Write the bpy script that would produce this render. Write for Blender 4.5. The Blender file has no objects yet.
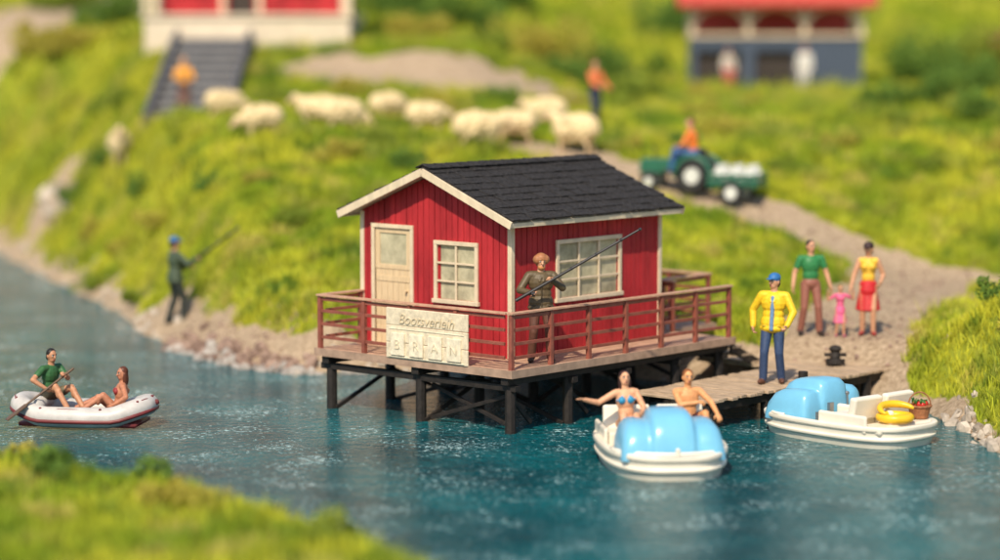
import bpy, bmesh, math, random
import numpy as np
from mathutils import Vector, Matrix, Euler
random.seed(7); rng=np.random.default_rng(7)
scene=bpy.context.scene
COL=scene.collection
rad=math.radians

# ------------------------------------------------------------------ materials
def nmat(name):
    m=bpy.data.materials.new(name); m.use_nodes=True
    nt=m.node_tree; b=nt.nodes['Principled BSDF']; return m,nt,b
def mat(name,col,rough=.6,var=.15,scale=8.,bump=.0,bscale=None,stretch=(1,1,1),spec=.4,col2=None,metal=0.):
    m,nt,b=nmat(name); N=nt.nodes; L=nt.links
    tc=N.new('ShaderNodeTexCoord'); mp=N.new('ShaderNodeMapping'); mp.inputs['Scale'].default_value=stretch
    L.new(tc.outputs['Object'],mp.inputs['Vector'])
    nz=N.new('ShaderNodeTexNoise'); nz.inputs['Scale'].default_value=scale; nz.inputs['Detail'].default_value=5; nz.inputs['Roughness'].default_value=.65
    L.new(mp.outputs[0],nz.inputs['Vector'])
    cr=N.new('ShaderNodeValToRGB'); cr.color_ramp.elements[0].position=.32; cr.color_ramp.elements[1].position=.68
    c2=col2 if col2 else tuple(min(1,c*(1+var)) for c in col)
    c1=tuple(c*(1-var) for c in col)
    cr.color_ramp.elements[0].color=(*c1,1); cr.color_ramp.elements[1].color=(*c2,1)
    L.new(nz.outputs['Fac'],cr.inputs['Fac']); L.new(cr.outputs['Color'],b.inputs['Base Color'])
    b.inputs['Roughness'].default_value=rough; b.inputs['Specular IOR Level'].default_value=spec
    b.inputs['Metallic'].default_value=metal
    if bump>0:
        n2=N.new('ShaderNodeTexNoise'); n2.inputs['Scale'].default_value=bscale or scale*4; n2.inputs['Detail'].default_value=4
        L.new(mp.outputs[0],n2.inputs['Vector'])
        bp=N.new('ShaderNodeBump'); bp.inputs['Strength'].default_value=bump; bp.inputs['Distance'].default_value=.02
        L.new(n2.outputs['Fac'],bp.inputs['Height']); L.new(bp.outputs['Normal'],b.inputs['Normal'])
    return m
def attrmat(name,rough=.6,trans=0.,spec=.3,nvar=.12,nscale=25.):
    m,nt,b=nmat(name); N=nt.nodes; L=nt.links
    at=N.new('ShaderNodeAttribute'); at.attribute_name='Col'
    tc=N.new('ShaderNodeTexCoord'); nz=N.new('ShaderNodeTexNoise'); nz.inputs['Scale'].default_value=nscale; nz.inputs['Detail'].default_value=3
    L.new(tc.outputs['Object'],nz.inputs['Vector'])
    mr=N.new('ShaderNodeMapRange'); mr.inputs['From Min'].default_value=.3; mr.inputs['From Max'].default_value=.7
    mr.inputs['To Min'].default_value=1-nvar; mr.inputs['To Max'].default_value=1+nvar
    L.new(nz.outputs['Fac'],mr.inputs['Value'])
    mx=N.new('ShaderNodeVectorMath'); mx.operation='SCALE'
    L.new(at.outputs['Color'],mx.inputs[0]); L.new(mr.outputs[0],mx.inputs['Scale'])
    L.new(mx.outputs[0],b.inputs['Base Color'])
    b.inputs['Roughness'].default_value=rough; b.inputs['Specular IOR Level'].default_value=spec
    if trans>0:
        tr=N.new('ShaderNodeBsdfTranslucent'); L.new(mx.outputs[0],tr.inputs['Color'])
        ms=N.new('ShaderNodeMixShader'); ms.inputs[0].default_value=trans
        L.new(b.outputs[0],ms.inputs[1]); L.new(tr.outputs[0],ms.inputs[2])
        L.new(ms.outputs[0],N['Material Output'].inputs['Surface'])
    return m

M_red=mat('red_painted_boards',(.39,.022,.028),.62,.28,3.,.45,60,(1,1,.25),.3)
M_cream=mat('cream_trim_wood',(.66,.54,.38),.6,.14,5,.25,50,(1,1,.5))
M_door=mat('door_wood',(.64,.48,.29),.6,.15,6,.3,50,(4,4,.4))
M_roof=mat('roof_shingle',(.036,.033,.033),.85,.7,20,.9,110,(1,1,1),.2)
M_rail=mat('railing_stained_wood',(.25,.075,.05),.5,.25,6,.3,60)
M_railcap=mat('rail_cap_wood',(.50,.29,.19),.55,.2,6,.3,60)
M_deck=mat('deck_planks',(.50,.31,.21),.6,.35,5,.4,50,(.4,3,3))
M_dark=mat('dark_piles',(.020,.015,.012),.6,.5,10,.6,60)
M_fascia=mat('fascia_wood',(.36,.24,.17),.6,.25,5,.3,50)
M_pier=mat('pier_planks',(.44,.32,.21),.65,.4,5,.5,50,(3,.6,3))
M_sign=mat('carved_sign_board',(.68,.58,.42),.6,.2,10,.4,70)
M_glass=mat('window_glass',(.42,.38,.26),.15,.4,2.5,0,None,(1,1,1),.6)
M_white=mat('white_gelcoat',(.80,.73,.60),.28,.06,2,.05,8,(1,1,1),.5)
M_blue=mat('light_blue_gelcoat',(.17,.46,.66),.28,.08,2,.05,8,(1,1,1),.5)
M_rubber=mat('raft_rubber',(.52,.49,.46),.4,.15,4,.2,15)
M_maroon=mat('raft_maroon',(.16,.03,.03),.45,.2,4)
M_rod=mat('rod_carbon',(.02,.018,.02),.35,.1,4)
M_oar=mat('oar_wood',(.12,.07,.04),.5,.2,8)
M_rock=mat('rock',(.40,.33,.26),.85,.45,2.2,.6,12,(1,1,1),.2,(.66,.57,.47))
M_grock=mat('grey_rock',(.28,.25,.22),.85,.45,2.2,.6,12,(1,1,1),.2,(.52,.47,.42))
M_rrock=mat('reddish_rock',(.22,.13,.10),.85,.45,3,.6,12,(1,1,1),.2,(.44,.31,.24))
M_stone=mat('grey_stone_steps',(.10,.10,.11),.8,.3,4,.3,20)
M_plaster=mat('cream_plaster',(.68,.57,.43),.8,.12,3,.2,30)
M_slate=mat('slate_blue_boards',(.06,.08,.12),.7,.25,4,.2,30,(4,1,.4))
M_rooft=mat('red_roof_tiles',(.52,.07,.05),.7,.2,5,.3,20)
M_int=mat('dark_interior',(.045,.035,.03),.9,.2,2)
M_green=mat('green_paint',(.022,.12,.07),.4,.15,4)
M_tyre=mat('tyre_rubber',(.02,.02,.02),.7,.2,6)
M_metal=mat('metal',(.3,.3,.3),.35,.1,6,metal=.8)
M_carred=mat('car_red_paint',(.5,.03,.02),.25,.05,3)
M_yellow=mat('yellow_vinyl',(.78,.48,.02),.35,.08,4)
M_wicker=mat('wicker',(.30,.12,.05),.7,.3,20,.5,60)
M_fruit=mat('red_fruit',(.5,.03,.02),.35,.15,10)
M_leafg=mat('leafy_green',(.05,.16,.03),.5,.2,10)
M_enamel=mat('white_enamel',(.65,.65,.6),.35,.08,5)
M_fig=attrmat('painted_figure',.5,0,.35,.16,22)
M_wool=attrmat('sheep_wool',.9,0,.1,.18,18)
M_grass=attrmat('grass_blades',.75,.42,.15,.15,1.5)
M_leaf=attrmat('bush_leaves',.7,.35,.15,.2,3)

# ------------------------------------------------------------------ helpers
def empty(name,loc=(0,0,0),rz=0,s=1.):
    e=bpy.data.objects.new(name,None); COL.objects.link(e); e.location=loc; e.rotation_euler=(0,0,rz); e.scale=(s,s,s); e.empty_display_size=.3
    return e
def addobj(name,me,parent=None,mats=()):
    o=bpy.data.objects.new(name,me); COL.objects.link(o)
    for m in mats: me.materials.append(m)
    if parent: o.parent=parent
    return o
class MB:
    def __init__(s): s.v=[]; s.f=[]
    def add(s,vs,fs):
        n=len(s.v); s.v+= [tuple(v) for v in vs]; s.f+=[tuple(i+n for i in f) for f in fs]
    def box(s,c,d,R=None):
        c=Vector(c); vs=[]
        for x in(-.5,.5):
            for y in(-.5,.5):
                for z in(-.5,.5):
                    p=Vector((x*d[0],y*d[1],z*d[2])); 
                    if R: p=R@p
                    vs.append(p+c)
        s.add(vs,[(0,1,3,2),(4,6,7,5),(0,4,5,1),(2,3,7,6),(0,2,6,4),(1,5,7,3)])
    def b2(s,lo,hi): s.box([(a+b)/2 for a,b in zip(lo,hi)],[b-a for a,b in zip(lo,hi)])
    def beam(s,a,b,w,h):
        a=Vector(a);b=Vector(b);d=b-a; q=d.to_track_quat('X','Z').to_matrix()
        s.box((a+b)/2,(d.length,w,h),q)
    def tube(s,a,b,ra,rb=None,n=12,caps=True):
        rb=ra if rb is None else rb
        a=Vector(a);b=Vector(b);d=(b-a).normalized(); q=d.to_track_quat('Z','Y').to_matrix(); vs=[]
        for c,r in((a,ra),(b,rb)):
            for i in range(n):
                t=2*math.pi*i/n; vs.append(c+q@Vector((r*math.cos(t),r*math.sin(t),0)))
        fs=[(i,(i+1)%n,n+(i+1)%n,n+i) for i in range(n)]
        if caps: fs+=[tuple(range(n-1,-1,-1)),tuple(range(n,2*n))]
        s.add(vs,fs)
    def ring(s,path,r,n=8,closed=True,ry=None):
        m=len(path); P=[Vector(p) for p in path]; vs=[]
        for i in range(m):
            t=(P[(i+1)%m]-P[i-1]) if closed else (P[min(i+1,m-1)]-P[max(i-1,0)])
            q=t.to_track_quat('Z','Y').to_matrix()
            rr=r[i] if hasattr(r,'__len__') else r
            for k in range(n):
                a=2*math.pi*k/n; vs.append(P[i]+q@Vector((rr*math.cos(a),rr*math.sin(a),0)))
        fs=[]
        for i in range(m if closed else m-1):
            j=(i+1)%m
            for k in range(n): fs.append((i*n+k,i*n+(k+1)%n,j*n+(k+1)%n,j*n+k))
        if not closed: fs+=[tuple(range(n-1,-1,-1)),tuple(range((m-1)*n,m*n))]
        s.add(vs,fs)
    def sph(s,c,r,n=10,R=None):
        vs=[];fs=[]; c=Vector(c); r=(r,r,r) if not hasattr(r,'__len__') else r
        k=n//2+1
        for i in range(1,k):
            ph=math.pi*i/k
            for j in range(n):
                t=2*math.pi*j/n; p=Vector((r[0]*math.sin(ph)*math.cos(t),r[1]*math.sin(ph)*math.sin(t),r[2]*math.cos(ph)))
                vs.append(c+(R@p if R else p))
        top=len(vs); p=Vector((0,0,r[2])); vs.append(c+(R@p if R else p)); vs.append(c-(R@p if R else p))
        for i in range(k-2):
            for j in range(n): fs.append((i*n+j,(i+1)*n+j,(i+1)*n+(j+1)%n,i*n+(j+1)%n))
        for j in range(n): fs.append((top,j,(j+1)%n)); fs.append((top+1,(k-2)*n+(j+1)%n,(k-2)*n+j))
        s.add(vs,fs)
    def obj(s,name,m,parent=None,bevel=0,smooth=False,sub=0):
        me=bpy.data.meshes.new(name); me.from_pydata(s.v,[],s.f); me.update()
        bm=bmesh.new(); bm.from_mesh(me); bmesh.ops.recalc_face_normals(bm,faces=bm.faces); bm.to_mesh(me); bm.free()
        if smooth: me.polygons.foreach_set('use_smooth',[True]*len(me.polygons))
        o=addobj(name,me,parent,[m])
        if bevel: 
            b=o.modifiers.new('b','BEVEL'); b.width=bevel; b.segments=2; b.limit_method='ANGLE'
        if sub:
            b=o.modifiers.new('s','SUBSURF'); b.levels=sub; b.render_levels=sub
        return o
def fastmesh(name,V,F,cols,m,parent=None,k=3):
    me=bpy.data.meshes.new(name); nv=len(V); nf=len(F)
    me.vertices.add(nv); me.vertices.foreach_set('co',np.asarray(V,dtype=np.float32).ravel())
    me.loops.add(nf*k); me.loops.foreach_set('vertex_index',np.asarray(F,dtype=np.int32).ravel())
    me.polygons.add(nf); me.polygons.foreach_set('loop_start',np.arange(nf,dtype=np.int32)*k)
    me.update(calc_edges=True); me.validate()
    if cols is not None:
        a=me.color_attributes.new('Col','FLOAT_COLOR','POINT')
        c=np.ones((nv,4),dtype=np.float32); c[:,:3]=cols; a.data.foreach_set('color',c.ravel())
    return addobj(name,me,parent,[m])

# ------------------------------------------------------------------ noise / terrain maths
def vnoise(x,y,s=0.):
    xi=np.floor(x);yi=np.floor(y);fx=x-xi;fy=y-yi
    fx=fx*fx*(3-2*fx);fy=fy*fy*(3-2*fy)
    def h(a,b): 
        v=np.sin(a*127.1+b*311.7+s*74.7)*43758.5453; return v-np.floor(v)
    return (h(xi,yi)*(1-fx)+h(xi+1,yi)*fx)*(1-fy)+(h(xi,yi+1)*(1-fx)+h(xi+1,yi+1)*fx)*fy
def fbm(x,y,s=0.,o=4):
    r=0;a=.5
    for i in range(o): r=r+a*vnoise(x*2**i,y*2**i,s+i*3.1); a*=.5
    return r/(1-.5**o)
WP=np.array([(-300,190),(-60,110),(-27,90),(-15.6,76),(-12.4,67.3),(-9.6,60),(-8.1,55.5),(-7.4,53),(-6.3,51),(-5.0,48.9),(-3.9,47.9),(-1.9,48),(0,48.3),(2,47.6),(3.7,46.6),
 (5.2,45.2),(6.4,44.7),(7.2,43.6),(7.7,42),(7.7,40),(7.9,38),(9,37),(14,36.5),(60,34),(300,30),(300,-40),(5,-40),(3,20),(1.2,25),(-.1,28.4),(-1.3,30.2),(-3.0,32.2),(-4.7,34.0),(-7.2,35.5),(-12,37.2),(-30,43),(-60,56),(-300,120)],dtype=float)
def sdf(x,y):
    x=np.asarray(x,float);y=np.asarray(y,float)
    d=np.full(x.shape,1e9); ins=np.zeros(x.shape,bool); n=len(WP)
    for i in range(n):
        ax,ay=WP[i];bx,by=WP[(i+1)%n]; ex,ey=bx-ax,by-ay
        t=np.clip(((x-ax)*ex+(y-ay)*ey)/(ex*ex+ey*ey),0,1)
        d=np.minimum(d,np.hypot(x-ax-t*ex,y-ay-t*ey))
        c=((ay>y)!=(by>y)); xx=ax+(y-ay)*ex/(ey if abs(ey)>1e-9 else 1e-9); ins^=(c&(x<xx))
    return np.where(ins,-d,d)
def sst(a,b,x):
    t=np.clip((x-a)/(b-a),0,1); return t*t*(3-2*t)
def hfun(x,y):
    x=np.asarray(x,float);y=np.asarray(y,float)
    d=sdf(x,y)+ (fbm(x*.9,y*.9,5)-.5)*.7
    yl=[0,30,40,46,50,52,57,62,69,72,77,90,110,150,300,800]
    L=np.interp(y,yl,[.7,.7,.75,.9,1.25,1.6,2.9,3.9,4.2,4.8,6.1,7.0,8.9,15,34,70])
    R=np.interp(y,yl,[.7,.7,.75,.9,1.15,1.5,2.75,3.7,4.2,4.25,4.3,4.7,7.5,15,34,70])
    t=sst(-2,4,x); b=L*(1-t)+R*t
    b=b-1.1*np.exp(-((x-10.5)/4)**2-((y-55)/3.2)**2)
    b=b+.8*np.exp(-((x-14)/3.5)**2-((y-68)/4)**2)
    b=b+1.75*np.exp(-((x-10.3)/1.7)**2-((y-43.6)/2.4)**2)
    b=b-.75*np.exp(-np.clip(np.abs(x+8.75)/1.25,0,8)**6)*sst(68.4,70.6,y)*(1-sst(76.3,77.2,y))
    f=np.interp(d,[-50,-2,-.3,0,.3,1,2,4,6,9,20,1000],[-1.6,-1.0,-.25,0,.22,.85,2.5,5.0,6.6,8,16,600])
    k=.25
    h=-k*np.log(np.exp(-np.clip(f,-5,40)/k)+np.exp(-np.clip(b,-5,80)/k))
    h=np.where(f>35,b,h)
    n=(fbm(x*.45,y*.45,1)-.5)*.35+(fbm(x*2,y*2,2)-.5)*.13
    return h+n*sst(.2,1.6,d)*np.where(y<41,.6,1)
def G(x,y): return float(hfun(np.array([x]),np.array([y]))[0])
def segd(x,y,pts):
    d=np.full(np.shape(x),1e9)
    for (ax,ay),(bx,by) in zip(pts[:-1],pts[1:]):
        ex,ey=bx-ax,by-ay; t=np.clip(((x-ax)*ex+(y-ay)*ey)/(ex*ex+ey*ey),0,1)
        d=np.minimum(d,np.hypot(x-ax-t*ex,y-ay-t*ey))
    return d
def sandmask(x,y):
    d=sdf(x,y); w=(fbm(x*1.1,y*1.1,9)-.5)
    m=1-sst(.6,1.3,d+w*1.3)
    m=np.where(x<-7.5,1-sst(.25,.75,d+w*1.3),m)
    m=np.where((y<42)&(x<3),(1-sst(.0,.25,d+w*.3)),m)
    m=np.where((x>7.3)&(y<44.5),(1-sst(.15,.4,d+w*.6)),m)
    road=segd(x,y,[(0,62),(2.2,60.3),(4.4,57.8),(7.8,55.6),(11,54.3),(18,53.5),(40,54)])
    m=np.maximum(m,1-sst(.6,1.0,road+w*.8))
    p=segd(x,y,[(6.1,45.4),(6.7,47.5),(8.2,51),(9.0,54.2)])
    m=np.maximum(m,1-sst(1.15,1.6,p+w*1.2))
    m=np.maximum(m,1-sst(1.3,2.2,segd(x,y,[(-5,74.2),(-2.5,74.2),(1,74.8),(3,74.5)])+w*2.8))
    m=np.maximum(m,1-sst(2.4,3.6,segd(x,y,[(-26,86),(-18,86.5),(-14,98),(-9,112)])+w*3))
    m=np.maximum(m,.9*(1-sst(.4,.9,segd(x,y,[(-13.6,75),(-12.6,72.5)])+w*2)))
    m=np.maximum(m,((np.abs(x+8.75)<1.2)&(y>69.2)&(y<77)).astype(float))
    return np.clip(m,0,1)
def axis(segs):
    a=[]
    for lo,hi,st in segs: a+=list(np.arange(lo,hi,st))
    return np.array(a+[segs[-1][1]])
xs=axis([(-500,-100,50),(-100,-40,6),(-40,-19,1),(-19,23,.22),(23,45,1),(45,100,6),(100,500,50)])
ys=axis([(-30,24,3),(24,82,.24),(82,125,.8),(125,200,5),(200,800,50)])
XX,YY=np.meshgrid(xs,ys); H=hfun(XX.ravel(),YY.ravel())
V=np.stack([XX.ravel(),YY.ravel(),H],1)
nx=len(xs);ny=len(ys); I=np.arange(nx*ny).reshape(ny,nx)
F=np.stack([I[:-1,:-1].ravel(),I[:-1,1:].ravel(),I[1:,1:].ravel(),I[1:,:-1].ravel()],1)
S=sandmask(V[:,0],V[:,1])
m,nt,b=nmat('terrain_soil_and_turf'); N=nt.nodes;Lk=nt.links
at=N.new('ShaderNodeAttribute');at.attribute_name='Col'
sep=N.new('ShaderNodeSeparateColor');Lk.new(at.outputs['Color'],sep.inputs[0])
tc=N.new('ShaderNodeTexCoord')
def noise(sc,det=5,rough=.6):
    n=N.new('ShaderNodeTexNoise');n.inputs['Scale'].default_value=sc;n.inputs['Detail'].default_value=det;n.inputs['Roughness'].default_value=rough
    Lk.new(tc.outputs['Object'],n.inputs['Vector']);return n
def ramp(src,p0,c0,p1,c1):
    r=N.new('ShaderNodeValToRGB');r.color_ramp.elements[0].position=p0;r.color_ramp.elements[1].position=p1
    r.color_ramp.elements[0].color=(*c0,1);r.color_ramp.elements[1].color=(*c1,1);Lk.new(src,r.inputs['Fac']);return r
sandc=ramp(noise(9,8,.8).outputs['Fac'],.36,(.31,.21,.13),.64,(.72,.56,.39))
grc=ramp(noise(1.2,6).outputs['Fac'],.35,(.20,.25,.025),.65,(.40,.42,.045))
mix=N.new('ShaderNodeMix');mix.data_type='RGBA'
nn=noise(5,6,.7); ad=N.new('ShaderNodeMath');ad.operation='ADD';Lk.new(sep.outputs[0],ad.inputs[0])
sb=N.new('ShaderNodeMath');sb.operation='MULTIPLY_ADD';Lk.new(nn.outputs['Fac'],sb.inputs[0]);sb.inputs[1].default_value=.9;sb.inputs[2].default_value=-.45
Lk.new(sb.outputs[0],ad.inputs[1])
r3=ramp(ad.outputs[0],.42,(0,0,0),.58,(1,1,1))
Lk.new(r3.outputs['Color'],mix.inputs[0]);Lk.new(grc.outputs['Color'],mix.inputs[6]);Lk.new(sandc.outputs['Color'],mix.inputs[7])
Lk.new(mix.outputs[2],b.inputs['Base Color']);b.inputs['Roughness'].default_value=.95;b.inputs['Specular IOR Level'].default_value=.1
bn=noise(28,6,.8);bp=N.new('ShaderNodeBump');bp.inputs['Strength'].default_value=.9;bp.inputs['Distance'].default_value=.06
Lk.new(bn.outputs['Fac'],bp.inputs['Height']);Lk.new(bp.outputs[0],b.inputs['Normal'])
ter=fastmesh('ground',V,F,np.stack([S,S,S],1),m,None,4)
ter.data.polygons.foreach_set('use_smooth',[True]*len(ter.data.polygons))

# ------------------------------------------------------------------ water
m,nt,b=nmat('river_water'); N=nt.nodes;Lk=nt.links
tc=N.new('ShaderNodeTexCoord')
n1=noise(.45,4); base=ramp(n1.outputs['Fac'],.35,(.0005,.060,.078),.7,(.003,.150,.175))
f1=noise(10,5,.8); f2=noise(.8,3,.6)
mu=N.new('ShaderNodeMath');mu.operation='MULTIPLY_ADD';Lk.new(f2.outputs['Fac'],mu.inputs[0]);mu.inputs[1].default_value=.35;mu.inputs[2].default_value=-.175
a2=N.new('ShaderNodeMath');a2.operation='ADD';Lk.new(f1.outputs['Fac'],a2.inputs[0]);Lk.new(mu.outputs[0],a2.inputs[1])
fr=ramp(a2.outputs[0],.585,(0,0,0),.625,(1,1,1))  # fleck mask: sun sparkle painted into the water colour as pale spots
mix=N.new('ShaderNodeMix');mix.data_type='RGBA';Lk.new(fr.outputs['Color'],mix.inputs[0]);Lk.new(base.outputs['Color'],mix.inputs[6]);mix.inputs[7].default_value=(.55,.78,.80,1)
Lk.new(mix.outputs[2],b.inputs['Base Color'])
b.inputs['Roughness'].default_value=.06;b.inputs['IOR'].default_value=1.33;b.inputs['Specular IOR Level'].default_value=.26
b.inputs['Specular Tint'].default_value=(.45,.92,1,1)
w1=noise(4.2,3,.6);w2=noise(16,3,.65)
s1=N.new('ShaderNodeMath');s1.operation='MULTIPLY_ADD';Lk.new(w2.outputs['Fac'],s1.inputs[0]);s1.inputs[1].default_value=.4;Lk.new(w1.outputs['Fac'],s1.inputs[2])
bp=N.new('ShaderNodeBump');bp.inputs['Strength'].default_value=1;bp.inputs['Distance'].default_value=.28
Lk.new(s1.outputs[0],bp.inputs['Height']);Lk.new(bp.outputs[0],b.inputs['Normal'])
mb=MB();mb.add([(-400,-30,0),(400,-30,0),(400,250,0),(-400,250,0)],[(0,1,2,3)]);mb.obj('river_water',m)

# ------------------------------------------------------------------ grass
def blades(name,x,y,hh,ww,r,tint=None):
    z=hfun(x,y); n=len(x); cl=fbm(x*.7,y*.7,21); cl2=fbm(x*2.6,y*2.6,31)
    a=r.uniform(0,math.pi*2,n)
    dx=np.cos(a)*ww/2;dy=np.sin(a)*ww/2; lx=r.normal(0,.35,n)*hh;ly=r.normal(0,.35,n)*hh
    V=np.empty((n,3,3)); V[:,0]=np.stack([x-dx,y-dy,z-.02],1);V[:,1]=np.stack([x+dx,y+dy,z-.02],1);V[:,2]=np.stack([x+lx,y+ly,z+hh],1)
    c0=np.array([.32,.43,.03]);c1=np.array([.72,.70,.06]);c2=np.array([.14,.26,.03]);c3=np.array([.74,.60,.16])
    t=np.clip((cl-.34)*3.2,0,1)[:,None]; c=c0*(1-t)+c1*t
    t2=np.clip((cl2-.58)*5,0,1)[:,None]; c=c*(1-t2)+c2*t2
    t3=np.clip((fbm(x*1.3,y*1.3,77)-.62)*6,0,.85)[:,None]; c=c*(1-t3)+c3*t3
    if tint is not None: c=c*.4+np.array(tint)*.6
    c=c*(.7+.6*r.random(n))[:,None]
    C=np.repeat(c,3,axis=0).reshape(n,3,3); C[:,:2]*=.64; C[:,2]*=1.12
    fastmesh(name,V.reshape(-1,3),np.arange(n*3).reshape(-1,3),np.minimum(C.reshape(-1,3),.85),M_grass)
def grass(name,x0,x1,y0,y1,n,h,w,fan=None,seed=1):
    r=np.random.default_rng(seed)
    x=r.uniform(x0,x1,n);y=r.uniform(y0,y1,n)
    if fan: 
        k=np.abs(x)<fan*y+1.5; x=x[k];y=y[k]
    d=sdf(x,y);s=sandmask(x,y)
    k=(s+ (r.random(len(x))-.5)*.5<.45)&(d>.05); x=x[k];y=y[k]; n=len(x)
    cl2=fbm(x*3.,y*3.,31)
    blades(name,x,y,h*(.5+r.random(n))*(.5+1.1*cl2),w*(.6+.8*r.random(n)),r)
def tufts(x0,x1,y0,y1,k,per,h,w,spread,seed,tint=(.52,.48,.11)):
    r=np.random.default_rng(seed); cx=r.uniform(x0,x1,k);cy=r.uniform(y0,y1,k)
    ok=(np.abs(cx)<.25*cy+1)&(sandmask(cx,cy)<.6)&(sdf(cx,cy)>.15); cx=cx[ok];cy=cy[ok]
    if len(cx)==0: return
    i=r.integers(0,len(cx),len(cx)*per); x=cx[i]+r.normal(0,spread,len(i));y=cy[i]+r.normal(0,spread,len(i))
    blades('grass_tufts',x,y,h*(.4+.8*r.random(len(i))),w*(.6+.8*r.random(len(i))),r,tint)
grass('grass',-11,4,22,39,62000,.15,.035,None,1)
grass('grass',7,14,36,47,26000,.16,.04,None,2)
grass('grass',-12,16,44,60,200000,.15,.04,.25,3)
grass('grass',-20,20,60,80,170000,.2,.06,.25,4)
grass('grass',-32,32,80,130,110000,.28,.14,.25,5)
tufts(-12,14,48,60,230,45,.32,.035,.10,11)
tufts(-12,14,48,60,110,60,.28,.04,.14,21,(.11,.23,.04))
tufts(-18,18,60,82,240,50,.44,.06,.18,12)
tufts(-18,18,60,82,220,70,.42,.06,.22,13,(.11,.22,.04))
tufts(-10,3,25,37,130,50,.26,.03,.08,14,(.18,.30,.05))
tufts(7.6,13,38,47,60,50,.26,.035,.09,15,(.22,.33,.05))

def bush(loc,r,n=1600,pal=0,sz=.06,name='bush'):
    x,y=loc; z=G(x,y); rr=np.random.default_rng(int(abs(x*131+y*17))+3)
    k=14; cs=rr.normal(0,.42,(k,3)); cs[:,2]=np.abs(cs[:,2])*.7; cr=rr.uniform(.25,.5,k)
    idx=rr.integers(0,k,n); v=rr.normal(0,1,(n,3)); v/=np.linalg.norm(v,axis=1)[:,None]
    rad_=cr[idx]*rr.uniform(.6,1.05,n)
    p=(cs[idx]+v*rad_[:,None])*r; p[:,2]=np.maximum(p[:,2],-.1*r)
    q1=rr.normal(0,1,(n,3));q2=rr.normal(0,1,(n,3))
    s=sz*rr.uniform(.6,1.4,n)[:,None]
    q1=q1/np.linalg.norm(q1,axis=1)[:,None]*s;q2=q2/np.linalg.norm(q2,axis=1)[:,None]*s
    V=np.stack([p-q1*.5-q2*.3,p+q1*.5-q2*.3,p+q2*.8],1).reshape(-1,3)+np.array([x,y,z+.1*r])
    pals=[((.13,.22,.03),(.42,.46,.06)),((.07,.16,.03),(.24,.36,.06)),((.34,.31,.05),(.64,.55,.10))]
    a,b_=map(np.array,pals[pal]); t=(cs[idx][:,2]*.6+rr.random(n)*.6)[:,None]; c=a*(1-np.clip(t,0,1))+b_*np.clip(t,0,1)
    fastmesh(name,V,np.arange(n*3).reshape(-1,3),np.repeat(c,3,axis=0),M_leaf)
for bx,by,br,pl in [(-9.0,64.0,.7,1),(-8.3,60.5,.45,2),(-10.8,66.5,.5,2),(-12.2,71.5,.6,1),(-10.1,61.9,.4,0),(-1.7,66.5,.8,2),(-3.9,60.3,.6,2),(-3.1,61.2,.5,0),(-.3,63.6,.5,2),(-5.1,67,.6,2),
   (-10.9,69.5,.5,1),(-11.2,74,.7,0),(-9.6,62.8,.35,2),(-8.4,57.6,.35,0),(-6.9,59.5,.4,1),(-5.6,58.2,.4,2),(-6.6,63.8,.35,0),(-2.2,59.2,.45,1),(-2.6,64.8,.5,0),(-4.6,55.2,.35,0),(3.3,61.5,.4,2),(6.8,60,.4,0),(8.4,62,.45,2),(10.2,60,.4,0),(12.2,61.5,.45,2),
   (-6.2,70.6,.6,0),(-4.4,71.2,.6,2),(3.5,71.5,.6,0),(5.4,69.5,.5,2),(-.2,71.4,.6,1),
   (-1.6,85,1.5,1),(1.2,83,1.5,2),(-3.8,90,1.8,1),(3.6,88,1.6,1),(4.3,79,1.1,0),(6.1,77,.6,2),(-13.2,86,1.4,1),(-14,82,1,2),(-2.6,79.5,1,2),(-.4,79,.8,0),(2.5,80,1,1),
   (10.4,68.2,.8,1),(11.5,67.5,.9,1),(12.6,67.6,1,1),(13.8,68,1.1,1),(15,67.5,1,1),(10.6,65.5,.6,0),(12.3,65,.8,1),(13.6,64.6,.7,1),(5.6,64,.6,2),(14.8,87,1.7,1),(17,92,1.8,0),(12,98,2,1),(8,102,2.2,1),(0,102,2.4,1),(-6,106,2.4,0),(20,88,1.6,2),
   (-15.5,84,1,2),(-12.2,76.5,.6,0),(-9.9,59.2,.35,0),(2.4,63.9,.5,0),(7.2,73,.5,2),(2.0,70,.6,2),(-16,95,1.8,0),(4.6,62.5,.4,1),
   (9.3,43.5,.55,0),(9.0,42.5,.4,2),(10.2,42.3,.7,0),(9.0,44.9,.45,1),(10.2,44.8,.6,2),(-6.0,32.8,.4,1),(-4.0,30.8,.4,2),(-2.0,28.7,.35,0),(-6.6,34.3,.35,2),(-4.6,32.6,.35,1)]:
    bush((bx,by),br,int(1000+1300*br),pl,.05+.03*br+(.05 if by>75 else 0))

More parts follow.
